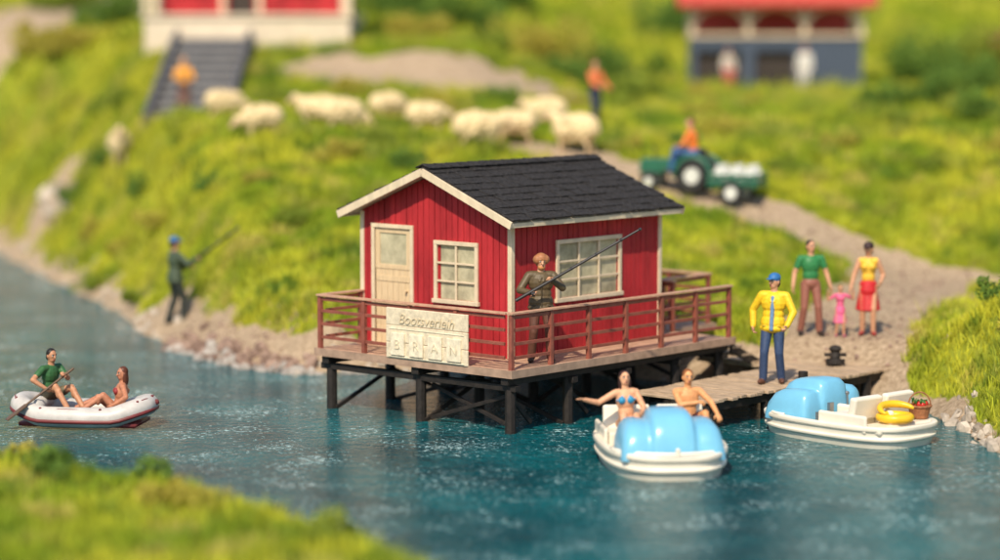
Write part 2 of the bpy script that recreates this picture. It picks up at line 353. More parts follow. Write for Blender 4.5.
# rocks
def rocks(name,pts,mt):
    mb=MB()
    for (x,y,s) in pts:
        z=G(x,y); R=Euler((random.random()*6,random.random()*6,random.random()*6)).to_matrix()
        n0=len(mb.v); mb.sph((x,y,max(z,-.1)+s*.15),(s*random.uniform(.8,1.3),s*random.uniform(.7,1.1),s*random.uniform(.5,.8)),7,R)
        for i in range(n0,len(mb.v)):
            v=Vector(mb.v[i]); mb.v[i]=tuple(v+Vector((random.uniform(-1,1),random.uniform(-1,1),random.uniform(-1,1)))*s*.16)
    mb.obj(name,mt)
def along(pts,n,spread,s0,s1):
    out=[]
    for _ in range(n):
        i=random.randrange(len(pts)-1);t=random.random();a=pts[i];b=pts[i+1]
        out.append((a[0]+(b[0]-a[0])*t+random.gauss(0,spread),a[1]+(b[1]-a[1])*t+random.gauss(0,spread),random.uniform(s0,s1)**1))
    return out
rocks('shore_rocks',along([(-16,76.5),(-12.2,67.3),(-9.4,60),(-8.0,55.5),(-7.3,53)],110,.3,.03,.13)+[(-12.9,72.3,.4),(-12.4,71.6,.3),(-13.4,74,.45),(-13.0,73.2,.3)],M_rock)
rocks('shore_rocks',along([(-6.9,52.2),(-6.3,51),(-5.0,49),(-3.9,48)],170,.18,.05,.17),M_rrock)
rocks('shore_rocks',along([(-7.3,52.6),(-6.4,50.9),(-5.1,48.8),(-3.9,47.8),(-2.4,47.9)],90,.12,.06,.20),M_grock)
rocks('shore_rocks',along([(7.7,42.1),(7.75,40),(7.9,38),(9,37)],40,.15,.04,.15)+[(7.6,41.5,.2),(7.7,40.9,.17)]+along([(-3.9,47.9),(0,48.3),(5.2,45.2),(7.2,43.6)],120,.2,.04,.12),M_rock)
rocks('path_pebbles',along([(6.1,45.4),(6.7,47.5),(8.2,51),(9,54.2),(5,57),(9,54.8),(13,54)],420,.7,.015,.055)+along([(-7.3,53.2),(-6,51.5),(-4.5,49.6),(-2,49)],260,.4,.015,.05),M_rrock)

# ------------------------------------------------------------------ cabin on deck
A=rad(48.5)
cab=empty('boathouse_cabin',(.19,40.4,0),A)
DU,DV,DZ=6.1,4.57,1.06
a0,b0,CL,CW=1.13,1.0,4.08,3.53
mb=MB(); y=0
while y<DV-.01:
    w=.148; mb.b2((0,y,DZ-.05),(DU+random.uniform(-.01,.01),min(y+w,DV),DZ+random.uniform(-.004,.004))); y+=.155
y=1.62
while y<DV-.01:
    mb.b2((DU+.02,y,DZ-.05),(7.7,min(y+.148,DV),DZ)); y+=.155
mb.obj('deck_floor',M_deck,cab)
mb=MB()
mb.b2((-.03,-.03,DZ-.12),(DU+.03,-.002,DZ+.012)); mb.b2((-.03,0,DZ-.12),(-.002,DV,DZ+.012)); mb.b2((DU+.002,0,DZ-.12),(DU+.03,1.6,DZ-.052)); mb.b2((DU+.04,1.57,DZ-.12),(7.7,1.6,DZ))
mb.obj('deck_fascia',M_fascia,cab)
mb=MB()
us=[.18,1.65,3.1,4.6,5.9]; vs=[.18,2.2,4.35]
for v in vs: mb.b2((.02,v-.08,DZ-.25),(7.6 if v>2 else DU-.03,v+.08,DZ-.125))
for u in us+[7.5]: mb.b2((u-.07,.02 if u<6 else 2.0,DZ-.36),(u+.07,DV-.02,DZ-.255))
for u in us:
    for v in vs:
        mb.tube((u,v,-1.3),(u+random.uniform(-.02,.02),v,DZ-.255),.10,.09,8)
for v in(2.2,4.35): mb.tube((7.5,v,-1.3),(7.5,v,DZ-.26),.1,.1,8)
for v in vs:
    for i in range(len(us)-1):
        if v<1: mb.beam((us[i]+.05,v+.08,.62),(us[i]+.6,v+.08,.1),.05,.07); continue
        if (i+int(v))%2==0: mb.beam((us[i],v-.1,.02),(us[i+1],v-.1,.6),.05,.07)
        else: mb.beam((us[i],v+.1,.6),(us[i+1],v+.1,.02),.05,.07)
for u in us[1:]:
    mb.beam((u-.1,.2,.0),(u-.1,2.15,.6),.05,.07); mb.beam((u+.1,2.25,.6),(u+.1,4.3,.0),.05,.07)
mb.beam((.30,.25,.62),(.30,2.1,.05),.05,.07);mb.beam((.36,.25,.05),(.36,2.1,.62),.05,.07)
mb.obj('piles_and_bracing',M_dark,cab,.008)

def plankwall(mb,origin,dirv,nrm,length,z0,ztop,opens,w=.135,th=.06):
    o=Vector(origin);d=Vector(dirv);n=Vector(nrm); s=0
    while s<length-.005:
        e=min(s+w,length); c=(s+e)/2; segs=[(z0,None)]
        for (p,q,za,zb) in opens:
            if p<c<q: segs=[(z0,za),(zb,None)]
        for (za,zb) in segs:
            g=.007; s1=s+g if s>0 else s; e1=e-g if e<length else e
            t0=ztop(s1) if zb is None else zb; t1=ztop(e1) if zb is None else zb
            if max(t0,t1)-za<.01: continue
            dd=random.uniform(-.006,.006)
            P=[]
            for k in(0,1):
                off=n*(dd if k==0 else -th)
                P+=[o+d*s1+off+Vector((0,0,za)),o+d*e1+off+Vector((0,0,za)),o+d*e1+off+Vector((0,0,t1)),o+d*s1+off+Vector((0,0,t0))]
            mb.add(P,[(0,1,2,3),(7,6,5,4),(0,4,5,1),(1,5,6,2),(2,6,7,3),(3,7,4,0)])
        s=e
slope=math.tan(rad(22.)); EZ=3.41; RIDY=b0+CW/2
def under(yv): return EZ+ (CW/2+.25-abs(yv-RIDY))*slope-.09
mb=MB()
flat=lambda s: under(b0)-.0
gab=lambda s: under(b0+s)
door=(3.32-b0,4.19-b0,DZ,3.14); win1=(1.80-b0,2.68-b0,1.98,2.92); win2=(2.344-a0,3.98-a0,2.0,2.94)
plankwall(mb,(a0,b0,0),(0,1,0),(-1,0,0),CW,DZ+.004,gab,[door,win1])
plankwall(mb,(a0,b0,0),(1,0,0),(0,-1,0),CL,DZ+.004,flat,[win2])
plankwall(mb,(a0+CL,b0,0),(0,1,0),(1,0,0),CW,DZ+.004,gab,[])
plankwall(mb,(a0,b0+CW,0),(1,0,0),(0,1,0),CL,DZ+.004,flat,[])
mb.obj('walls',M_red,cab)
mb=MB(); mb.b2((a0+.5,b0+.5,DZ+.02),(a0+.55,b0+CW-.5,3.2)); mb.b2((a0+.6,b0+.6,DZ+.01),(a0+CL-.2,b0+.65,3.2)); mb.obj('interior_partition',M_plaster,cab)
mb=MB()
for (x,y) in((a0,b0),(a0+CL,b0),(a0,b0+CW)):
    sx=-1 if x==a0 else 1; sy=-1 if y==b0 else 1
    x0=x+sx*.022;y0=y+sy*.022
    mb.b2((min(x0,x0-sx*.09),min(y0,y0-sy*.09),DZ+.006),(max(x0,x0-sx*.09),max(y0,y0-sy*.09),under(y)-.01))
mb.obj('corner_trim',M_cream,cab,.006)
def window_gable(mb,g,y0,y1,z0,z1,cols,rows,x):
    f=.07
    mb.b2((x-.045,y0-f,z1),(x+.0,y1+f,z1+f));mb.b2((x-.06,y0-f-.03,z0-f),(x+.0,y1+f+.03,z0))
    mb.b2((x-.04,y0-f,z0),(x+.0,y0,z1));mb.b2((x-.04,y1,z0),(x+.0,y1+f,z1))
    for i in range(1,cols): 
        yy=y0+(y1-y0)*i/cols; mb.b2((x-.03,yy-.02,z0),(x-.002,yy+.02,z1))
    for i in range(1,rows):
        zz=z0+(z1-z0)*i/rows; mb.b2((x-.026,y0,zz-.017),(x-.004,y1,zz+.017))
    g.b2((x+.02,y0-.02,z0-.02),(x+.03,y1+.02,z1+.02))
def window_side(mb,g,x0,x1,z0,z1,cols,rows,y):
    f=.07
    mb.b2((x0-f,y-.045,z1),(x1+f,y,z1+f));mb.b2((x0-f-.03,y-.06,z0-f),(x1+f+.03,y,z0))
    mb.b2((x0-f,y-.04,z0),(x0,y,z1));mb.b2((x1,y-.04,z0),(x1+f,y,z1))
    for i in range(1,cols): 
        xx=x0+(x1-x0)*i/cols; mb.b2((xx-.02,y-.03,z0),(xx+.02,y-.002,z1))
    for i in range(1,rows):
        zz=z0+(z1-z0)*i/rows; mb.b2((x0,y-.026,zz-.017),(x1,y-.004,zz+.017))
    g.b2((x0-.02,y+.02,z0-.02),(x1+.02,y+.03,z1+.02))
mb=MB();g=MB()
window_gable(mb,g,1.80,2.68,1.98,2.92,2,3,a0-.006)
window_side(mb,g,2.344,3.98,2.0,2.94,3,3,b0-.006)
x=a0-.006
mb.b2((x-.04,3.25,3.14),(x,4.26,3.21));mb.b2((x-.036,3.25,DZ+.01),(x,3.32,3.138));mb.b2((x-.036,4.19,DZ+.01),(x,4.26,3.138))
mb.obj('window_and_door_frames',M_cream,cab,.005)
mb=MB()
yy=3.33
while yy<4.17: 
    mb.b2((a0+.0,yy+.004,DZ+.02),(a0+.03,min(yy+.14,4.18),2.42)); yy+=.143
mb.b2((a0-.012,3.33,2.42),(a0+.03,4.18,2.5));mb.b2((a0-.01,3.33,3.05),(a0+.03,4.18,3.13));mb.b2((a0-.011,3.33,2.5),(a0+.03,3.43,3.05));mb.b2((a0-.011,4.08,2.5),(a0+.03,4.18,3.05))
mb.b2((a0-.012,3.36,1.3),(a0-.001,4.15,1.4));mb.b2((a0-.012,3.36,2.2),(a0-.001,4.15,2.3));mb.tube((a0-.06,3.42,2.05),(a0,3.42,2.05),.025,.02,8)
mb.obj('door',M_door,cab,.004)
g.b2((a0+.01,3.42,2.49),(a0+.015,4.09,3.06)); g.obj('window_glass',M_glass,cab)
# roof
mb=MB(); th=rad(22.); ROV=.30
x0=a0-ROV;x1=a0+CL+ROV
half=CW/2+.25
for sgn in(-1,1):
    R=Matrix.Rotation(-sgn*th,3,'X')
    Ls=half/math.cos(th); mid=Vector(((x0+x1)/2,RIDY+sgn*half/2,EZ+half*slope/2))
    mb.box(mid+Vector((0,0,-.045)),(x1-x0-.02,Ls,.05),R)
mb.obj('roof_boards',M_cream,cab)
mb=MB(); rows=9
for sgn in(-1,1):
    R=Matrix.Rotation(-sgn*(th)+sgn*.075,3,'X')
    for r in range(rows):
        t=(r+.5)/rows; yv=RIDY+sgn*half*(1-t)*1.015; zz=EZ+half*slope*t+.022
        xx=x0+(0 if r%2 else -.12)
        while xx<x1:
            w=random.uniform(.20,.32); xa=max(xx,x0-.01);xb=min(xx+w,x1+.01)
            if xb-xa>.04: mb.box(((xa+xb)/2,yv+sgn*random.uniform(-.014,.014),zz+random.uniform(-.006,.012)),(xb-xa-.018,half/rows/math.cos(th)*1.22,.03),R@Matrix.Rotation(random.uniform(-.02,.02),3,'Y'))
            xx+=w
xx=x0
while xx<x1-.05:
    for sgn in(-1,1): mb.box((xx+.15,RIDY+sgn*.075,EZ+half*slope+.045),(.31,.18,.026),Matrix.Rotation(-sgn*th,3,'X')@Matrix.Rotation(.04,3,'Y'))
    xx+=.292
mb.obj('roof_shingles',M_roof,cab,.006)
mb=MB()
for xe in(x0-.02,x1+.02):
    for sgn in(-1,1):
        p=Vector((xe,RIDY,EZ+half*slope-.05));q=Vector((xe,RIDY+sgn*(half+.03),EZ-.06))
        mb.beam(p,q,.035,.13)
for sgn in(-1,1):
    mb.b2((x0,RIDY+sgn*(half+.0)-.015,EZ-.10),(x1,RIDY+sgn*(half+.0)+.015,EZ-.02))
mb.obj('barge_boards',M_cream,cab,.005)
def rail(mb,cap,p,q,n,z=DZ,ends=(True,True)):
    p=Vector((*p,z));q=Vector((*q,z)); d=(q-p)
    for i in range(n+1):
        if (i==0 and not ends[0]) or (i==n and not ends[1]): continue
        c=p+d*i/n; mb.box(c+Vector((0,0,.45)),(.075,.075,.92))
    for h in(.2,.43,.66): mb.beam(p+Vector((0,0,h)),q+Vector((0,0,h)),.035,.055)
    mb.beam(p+Vector((0,0,.87)),q+Vector((0,0,.87)),.03,.06)
    u=d.normalized(); cap.beam(p-u*.05+Vector((0,0,.935)),q+u*.05+Vector((0,0,.935)),.12,.035)
mb=MB();cp=MB()
rail(mb,cp,(.07,.07),(DU-.06,.07),6)
rail(mb,cp,(.07,.21),(.07,DV-.06),4,ends=(False,True))
rail(mb,cp,(.21,DV-.06),(a0-.06,DV-.06),1,ends=(False,True))
rail(mb,cp,(DU-.06,1.35),(DU-.06,DV-.06),3)
rail(mb,cp,(7.6,1.7),(7.6,DV-.06),3); rail(mb,cp,(DU+.1,1.7),(7.45,1.7),1,ends=(True,False))
rail(mb,cp,(a0+CL+.1,DV-.06),(DU-.2,DV-.06),1,ends=(True,False))
mb.obj('railing',M_rail,cab,.005); cp.obj('railing_cap',M_railcap,cab,.006)
mb=MB()
for i in range(3): mb.b2((DU+.04+i*.3,.05,DZ-.17*(i+1)-.05),(DU+.36+i*.3,1.25,DZ-.17*(i+1)))
mb.obj('steps',M_pier,cab,.006)
mb=MB()
for y in(.08,1.22): mb.beam((DU+.03,y,DZ-.2),(DU+1.05,y,.42),.05,.16)
mb.obj('step_stringers',M_dark,cab)
# sign (hung on the gable-side railing, below its cap)
sg=MB(); sz0=DZ+.0; sz1=DZ+.86
sg.b2((-.050,.93,sz0),(-.005,2.80,sz0+.27));sg.b2((-.052,.93,sz0+.275),(-.005,2.80,sz0+.56));sg.b2((-.049,.93,sz0+.565),(-.005,2.80,sz1))
sg.obj('sign_board',M_sign,cab,.014)
M_sign2=mat('carved_sign_relief',(.76,.67,.50),.55,.2,10,.4,70)
sl=MB()
for i in range(4):
    yy=2.66-i*.43; sl.b2((-.085,yy-.31,sz0+.06),(-.051,yy,sz0+.44))
sl.b2((-.063,1.0,sz0+.02),(-.051,2.72,sz0+.04));sl.b2((-.063,1.0,sz0+.50),(-.051,2.72,sz0+.52))
sl.obj('sign_relief_blocks',M_sign2,cab,.014)
def text(s,size,loc,parent,m,ext=.010,shear=0.):
    c=bpy.data.curves.new('t','FONT'); c.body=s; c.size=size; c.extrude=ext; c.align_x='CENTER'; c.shear=shear; c.offset=-.003
    o=bpy.data.objects.new('t',c);COL.objects.link(o);dg=bpy.context.evaluated_depsgraph_get()
    me=bpy.data.meshes.new_from_object(o.evaluated_get(dg));bpy.data.objects.remove(o)
    t=addobj('lettering',me,parent,[m]); t.location=loc; t.rotation_euler=(rad(90),0,rad(-90)); return t
M_let=mat('letter_wood',(.56,.46,.31),.6,.15,10)
M_let2=mat('letter_wood_pale',(.66,.56,.40),.6,.15,10)
text('Bootsverleih',.25,(-.057,1.865,sz0+.60),cab,M_let,.008,.3)
for i,ch in enumerate('BRAN'): text(ch,.24,(-.088,2.505-i*.43,sz0+.165),cab,M_let2,.008)

# pier
pier=empty('wooden_pier',(.19,40.4,0),A)
mb=MB(); u=2.55
while u<8.3:
    mb.b2((u,-2.15+random.uniform(-.05,.05),.45),(u+.16,(-.45 if u<6.6 else 1.35)+random.uniform(-.03,.03),.5+random.uniform(-.008,.008))); u+=.176
mb.obj('planks',M_pier,pier,.006)
mb=MB()
for v in(-2.0,-.6): mb.b2((2.6,v-.06,.3),(8.2,v+.06,.445))
for u in(2.75,4.3,5.9,7.4):
    for v in(-2.0,-.6): mb.tube((u,v,-1.2),(u,v,.43),.09,.09,8)
mb.tube((5.05,-2.25,-1.2),(5.05,-2.25,.75),.09,.085,10)
mb.obj('piles',M_dark,pier)
bo=empty('mooring_bollard',(.19+7.6*math.cos(A)+1.2*math.sin(A),40.4+7.6*math.sin(A)-1.2*math.cos(A),.5),0)
mb=MB(); mb.tube((0,0,0),(0,0,.28),.11,.08,12); mb.sph((0,0,.31),(.12,.12,.07),12); mb.tube((-.2,0,.2),(.2,0,.2),.035,.035,8); mb.obj('post',M_dark,bo,0,True)
mb=MB()
mb.ring([(.16*math.cos(t/16*math.pi*2),.16*math.sin(t/16*math.pi*2),.03+.03*t/16) for t in range(48)],.022,6,False); mb.obj('rope',M_dark,bo)

# ------------------------------------------------------------------ figures
class Fig:
    def __init__(s): s.p=[]; s.mb=MB()
    def cap(s,a,b,ra,rb,col):
        a=Vector(a);b=Vector(b)
        if (b-a).length<1e-5: b=a+Vector((0,0,1e-3))
        d=(b-a).normalized();q=d.to_track_quat('Z','Y').to_matrix();n=12;vs=[];fs=[]
        rings=[]
        for ph in(-60,-30,0): rings.append((a,ra,rad(ph)))
        for ph in(0,30,60): rings.append((b,rb,rad(ph)))
        for c,r,ph in rings:
            for i in range(n):
                t=2*math.pi*i/n; vs.append(c+q@Vector((r*math.cos(ph)*math.cos(t),r*math.cos(ph)*math.sin(t),r*math.sin(ph))))
        k=len(rings)
        for i in range(k-1):
            for j in range(n): fs.append((i*n+j,i*n+(j+1)%n,(i+1)*n+(j+1)%n,(i+1)*n+j))
        vs+=[a-d*ra,b+d*rb]; m=k*n
        for j in range(n): fs.append((m,(j+1)%n,j)); fs.append((m+1,(k-1)*n+j,(k-1)*n+(j+1)%n))
        s.mb.add(vs,fs); s.p.append(('c',np.array(a),np.array(b),ra,rb,col))
    def ell(s,c,r,col,R=None):
        R=R if R is not None else Matrix.Identity(3)
        s.mb.sph(c,r,14,R); s.p.append(('e',np.array(c),np.array(R),np.array(r,float),None,col))
    def build(s,name,parent,voxel,m,smooth=2):
        me=bpy.data.meshes.new('tmp');me.from_pydata(s.mb.v,[],s.mb.f);me.update()
        o=bpy.data.objects.new('tmp',me);COL.objects.link(o)
        r=o.modifiers.new('r','REMESH');r.mode='VOXEL';r.voxel_size=voxel;r.use_smooth_shade=True
        sm=o.modifiers.new('s','SMOOTH');sm.factor=.5;sm.iterations=smooth
        dg=bpy.context.evaluated_depsgraph_get();m2=bpy.data.meshes.new_from_object(o.evaluated_get(dg))
        bpy.data.objects.remove(o)
        n=len(m2.vertices);P=np.empty(n*3,dtype=np.float32);m2.vertices.foreach_get('co',P);P=P.reshape(-1,3).astype(float)
        best=np.full(n,1e9);C=np.zeros((n,4),dtype=np.float32);C[:,3]=1
        for t,a,b,ra,rb,col in s.p:
            if t=='c':
                ab=b-a;tt=np.clip(((P-a)@ab)/(ab@ab),0,1);d=np.linalg.norm(P-a-tt[:,None]*ab,axis=1)-(ra+(rb-ra)*tt)
            else:
                q=((P-a)@b)/ra; l=np.linalg.norm(q,axis=1); g=np.linalg.norm(q/ra,axis=1)+1e-9; d=l*(l-1)/g
            k=d<best;best[k]=d[k];C[k,:3]=col
        at=m2.color_attributes.new('Col','FLOAT_COLOR','POINT');at.data.foreach_set('color',C.ravel())
        m2.polygons.foreach_set('use_smooth',[True]*len(m2.polygons)); m2.name=name
        return addobj(name,m2,parent,[m])
def ik(a,b,l1,l2,hint):
    a=Vector(a);b=Vector(b);d=b-a;L=d.length
    if L>l1+l2-.005: b=a+d.normalized()*(l1+l2-.005); d=b-a; L=d.length
    if L<abs(l1-l2)+.03: L=abs(l1-l2)+.03
    dn=d.normalized(); x=(l1*l1-l2*l2+L*L)/(2*L); h=math.sqrt(max(0,l1*l1-x*x))
    hv=Vector(hint); hv=hv-dn*hv.dot(dn); hv=hv.normalized() if hv.length>1e-4 else Vector((1,0,0))
    return a+dn*x+hv*h, b
SK=(.56,.29,.17)
def human(name,loc,yaw,H,c,pelvis=(0,0,.93),lean=0.,side=0.,twist=0.,hands=((-.25,-.08,.80),(.25,-.08,.80)),feet=((-.12,0,.085),(.12,-.02,.085)),
          eh=((-.5,.8,-.3),(.5,.8,-.3)),kh=((0,-1,.1),(0,-1,.1)),head=(0,0),fd=None,curl=(.5,.5),pn=(None,None),voxel=.009,extra=None,female=False):
    e=empty(name,loc,yaw,H/1.75); f=Fig()
    skin=c.get('skin',SK);top=c['top'];bot=c['bot'];hair=c.get('hair',(.03,.02,.015));shoe=c.get('shoe',(.04,.025,.02))
    T=Matrix.Rotation(twist,3,'Z')@Matrix.Rotation(side,3,'Y')@Matrix.Rotation(lean,3,'X')
    X=T@Vector((1,0,0));U=T@Vector((0,0,1));Fw=T@Vector((0,-1,0));P=Vector(pelvis)
    sw=.165 if female else .19
    coat=c.get('coat',False); w=1.14 if coat else 1.
    f.ell(P+U*.0,(.168,.13,.12),bot,T)
    f.ell(P+U*.15,((.125 if female else .15)*w,.108*w,.15),top,T)
    f.ell(P+U*.33,((.15 if female else .178)*w,.122*w,.19),top,T)
    f.cap(P+U*.445-X*(sw-.03),P+U*.445+X*(sw-.03),.064*w,.064*w,top)
    dk=tuple(q*.6 for q in top)
    if coat:
        f.ell(P+U*.02,(.20,.155,.17),top,T); f.ell(P-U*.06,(.215,.165,.085),top,T)
        if not extra: f.cap(P+U*.41+Fw*.125,P-U*.08+Fw*.155,.010,.010,dk)
        for sx in(-1,1): f.cap(P+U*.475+X*sx*.05+Fw*.05,P+U*.36+X*sx*.03+Fw*.135,.024,.016,top); f.ell(P-U*.02+X*sx*.13+Fw*.135,(.045,.012,.012),dk,T)
    if female: 
        for sx in(-1,1): f.ell(P+U*.34+X*.065*sx+Fw*.095,(.06,.055,.06),c.get('bra',top),T)
    N_=P+U*.50
    TH=Matrix.Rotation(twist+head[0],3,'Z')@Matrix.Rotation(lean*.35+head[1],3,'X')
    hU=TH@Vector((0,0,1));hF=TH@Vector((0,-1,0));hX=TH@Vector((1,0,0))
    Cn=N_+hU*.165+U*.0
    f.cap(N_-U*.03,Cn-hU*.06,.058,.054,skin)
    f.ell(Cn,(.078,.094,.108),skin,TH); f.ell(Cn-hU*.065+hF*.022,(.058,.066,.055),skin,TH)
    f.cap(Cn+hF*.088+hU*.012,Cn+hF*.110-hU*.022,.011,.017,skin)
    for sx in(-1,1):
        f.ell(Cn+hX*.031*sx+hF*.084+hU*.012,(.014,.011,.010),(.7,.68,.64),TH)
        f.ell(Cn+hX*.031*sx+hF*.092+hU*.012,(.008,.008,.009),(.02,.015,.01),TH)
        f.cap(Cn+hX*.018*sx+hF*.091+hU*.034,Cn+hX*.045*sx+hF*.084+hU*.032,.007,.006,hair)
        f.ell(Cn+hX*.080*sx-hF*.005-hU*.01,(.012,.022,.032),skin,TH)
    f.ell(Cn+hF*.084-hU*.062,(.026,.012,.008),(.38,.09,.07),TH)
    if c.get('beard'): f.ell(Cn-hU*.085+hF*.035,(.062,.064,.052),c['beard'],TH)
    f.ell(Cn-hF*.024+hU*.032,(.086,.090,.092),hair,TH)
    f.ell(Cn-hF*.045-hU*.03,(.080,.06,.08),hair,TH)
    if c.get('long'): 
        f.ell(Cn-hF*.05-hU*.10,(.09,.055,.13),hair,TH); f.ell(Cn+hX*.07-hF*.01-hU*.08,(.03,.045,.12),hair,TH); f.ell(Cn-hX*.07-hF*.01-hU*.08,(.03,.045,.12),hair,TH)
    hat=c.get('hat')
    if hat:
        f.ell(Cn+hU*.055-hF*.01,(.096,.106,.082),hat[1],TH)
        if hat[0]=='cap': f.ell(Cn+hF*.11+hU*.045,(.066,.07,.014),hat[1],TH)
        if hat[0]=='beanie': f.cap(Cn+hU*.03-hX*.05,Cn+hU*.03+hX*.05,.085,.085,hat[1]); 
    if c.get('belt'): f.ell(P+U*.07,(.185 if coat else .158,.15 if coat else .122,.025),c['belt'],T)
    sl=c.get('sleeve','long')
    for i,sx in enumerate((-1,1)):
        S=P+U*.445+X*sx*sw; E,W=ik(S,hands[i],.285,.25,eh[i])
        ac=top if sl=='long' else skin; k=.014*w if sl=='long' else .003
        f.cap(S,E,.052+k,.042+k,ac); f.cap(E,W,.043+k,.030+k,ac)
        if sl=='short': f.cap(S,S.lerp(E,.55),.066,.060,top)
        if sl=='roll': f.cap(S,E,.06,.052,top)
        f.cap(W-(W-E).normalized()*.02,W+(W-E).normalized()*.02,.028,.026,skin)
        D=(W-E).normalized(); nn=Vector(pn[i]) if pn[i] else Vector((-sx,-.2,0)); nn=(nn-D*nn.dot(D)).normalized()
        s_=D.cross(nn); 
        if s_.dot(Vector((0,-1,.6)))>0: s_=-s_
        R=Matrix((D,s_,nn)).transposed()
        f.ell(W+D*.05,(.056,.043,.019),skin,R)
        cu=curl[i]
        for j,ln in enumerate((.072,.082,.077,.06)):
            b_=W+D*.088+s_*(-.033+.022*j); a1=cu*1.1; d1=D*math.cos(a1)+nn*math.sin(a1); p1=b_+d1*ln*.5
            a2=cu*2.6; d2=D*math.cos(a2)+nn*math.sin(a2); p2=p1+d2*ln*.5
            f.cap(b_-D*.02,p1,.0105,.0095,skin); f.cap(p1,p2,.0095,.008,skin)
        tb=W+D*.03-s_*.036; td=(D*.55-s_*.75+nn*.35).normalized(); t1=tb+td*.036; t2=t1+(D*.8-s_*.1+nn*(.3+.5*cu)).normalized()*.034
        f.cap(tb,t1,.013,.0115,skin); f.cap(t1,t2,.0115,.009,skin)
    lg=c.get('legs','long')
    for i,sx in enumerate((-1,1)):
        Hj=P+X*sx*.090-U*.03; K,An=ik(Hj,feet[i],.42,.42,kh[i])
        lc=bot if lg=='long' else skin; k=.014 if lg=='long' else .004
        f.cap(Hj,K,.084+k,.056+k,lc); f.cap(K,An,.055+k,.038+k*2.0,lc); 
        ca=K.lerp(An,.3)-(Vector((0,-1,0)))*.012
        if An.z<K.z-.2: f.ell(ca,(.05+k,.056+k,.1),lc)
        if lg=='short': f.cap(Hj,Hj.lerp(K,.62),.102,.088,bot)
        v=Vector(fd[i]) if fd else Vector((sx*.25,-1,0)); v.normalize()
        zz=Vector((0,0,1)); zz=(zz-v*zz.dot(v)).normalized(); R=Matrix((v.cross(zz),v,zz)).transposed()
        f.ell(An+v*.055-zz*.04,(.048,.130,.040),shoe,R); f.cap(An,An-zz*.03,.046,.044,shoe)
        f.ell(An+v*.04-zz*.068,(.046,.126,.014),shoe,R)
    if c.get('skirt'):
        f.cap(P-U*.02,P-U*.10,.15,.17,c['skirt'])
        for t in range(8): 
            tt=t/7; f.ell(P-Vector((0,0,.06+.38*tt)),(.17+.07*tt,.13+.07*tt,.06),c['skirt'])
    if extra: extra(f,dict(P=P,U=U,X=X,F=Fw,T=T,C=Cn))
    f.build('body',e,voxel,M_fig); return e
def rod(e,a,b,ra=.014,rb=.006,name='fishing_rod',reel=None,m=None):
    mb=MB(); mb.tube(a,b,ra,rb,8)
    if reel: 
        r=Vector(a).lerp(Vector(b),reel); mb.tube(r+Vector((-.03,0,-.05)),r+Vector((.03,0,-.05)),.045,.045,10)
    for t in(.45,.65,.85,1): 
        p=Vector(a).lerp(Vector(b),t); mb.sph(p,rb*1.8,6)
    mb.obj(name,m or M_rod,e)

def U2W(u,v): return (.19+u*math.cos(A)-v*math.sin(A),40.4+u*math.sin(A)+v*math.cos(A))
x,y=U2W(1.22,.42)
e=human('angler',(x,y,DZ),rad(4),1.86,dict(top=(.10,.07,.035),bot=(.11,.045,.03),coat=True,hat=('beanie',(.34,.14,.06)),beard=(.50,.22,.08),hair=(.2,.1,.04),belt=(.03,.02,.015)),
  hands=((-.17,-.27,1.12),(.15,-.29,1.32)),eh=((-.9,.2,-.6),(.9,.2,-.8)),curl=(1.0,1.0),pn=((.3,-.9,.4),(-.2,-.8,-.4)),feet=((-.15,0,.085),(.15,-.05,.085)),head=(.15,.1),voxel=.0075)
rod(e,(-.42,-.31,1.01),(1.50,-.50,2.13),.028,.016,reel=.14)
def yx(f,k):
    P,U,X,F_=k['P'],k['U'],k['X'],k['F']
    f.cap(P+U*.42+F_*.105,P+U*.24+F_*.125,.030,.030,(.14,.25,.42)); f.cap(P+U*.24+F_*.122,P-U*.07+F_*.155,.030,.030,(.14,.25,.42))
human('man',(4.73,43.0,.5),rad(-16),1.95,dict(top=(.76,.50,.02),bot=(.035,.06,.13),coat=True,hat=('cap',(.03,.14,.36)),shoe=(.12,.05,.03),hair=(.1,.05,.03)),
  hands=((-.31,-.02,.90),(.25,-.20,.93)),eh=((-.8,.6,0),(1,.6,.1)),curl=(.6,.9),feet=((-.14,-.06,.085),(.13,.05,.085)),head=(-.45,.0),side=.02,extra=yx,voxel=.0075)
human('man',(5.83,46.7,G(5.83,46.7)),rad(6),1.82,dict(top=(.03,.19,.06),bot=(.26,.10,.07),sleeve='short',hair=(.02,.015,.012)),
  hands=((-.34,-.08,.88),(.35,-.10,.86)),feet=((-.17,.02,.085),(.15,-.10,.085)),head=(.25,0),voxel=.008)
human('child',(6.38,46.6,G(6.38,46.6)),rad(0),1.0,dict(top=(.66,.12,.24),bot=(.60,.12,.25),sleeve='short',hair=(.25,.12,.04),skirt=(.66,.12,.26),legs='none',shoe=(.4,.1,.15)),
  hands=((-.42,-.05,1.45),(.42,-.05,1.50)),feet=((-.12,0,.085),(.12,-.06,.085)),eh=((-1,0,-.5),(1,0,-.5)),female=True,voxel=.013)
human('woman',(6.9,46.6,G(6.9,46.6)),rad(-8),1.78,dict(top=(.76,.46,.05),bot=(.50,.03,.03),skirt=(.50,.02,.025),legs='none',sleeve='none',hair=(.05,.02,.012),hat=('cap',(.04,.02,.02)),shoe=(.3,.05,.04)),
  hands=((-.33,-.12,.84),(.22,-.16,.98)),feet=((-.10,0,.085),(.10,-.08,.085)),head=(-.3,.05),female=True,voxel=.008)
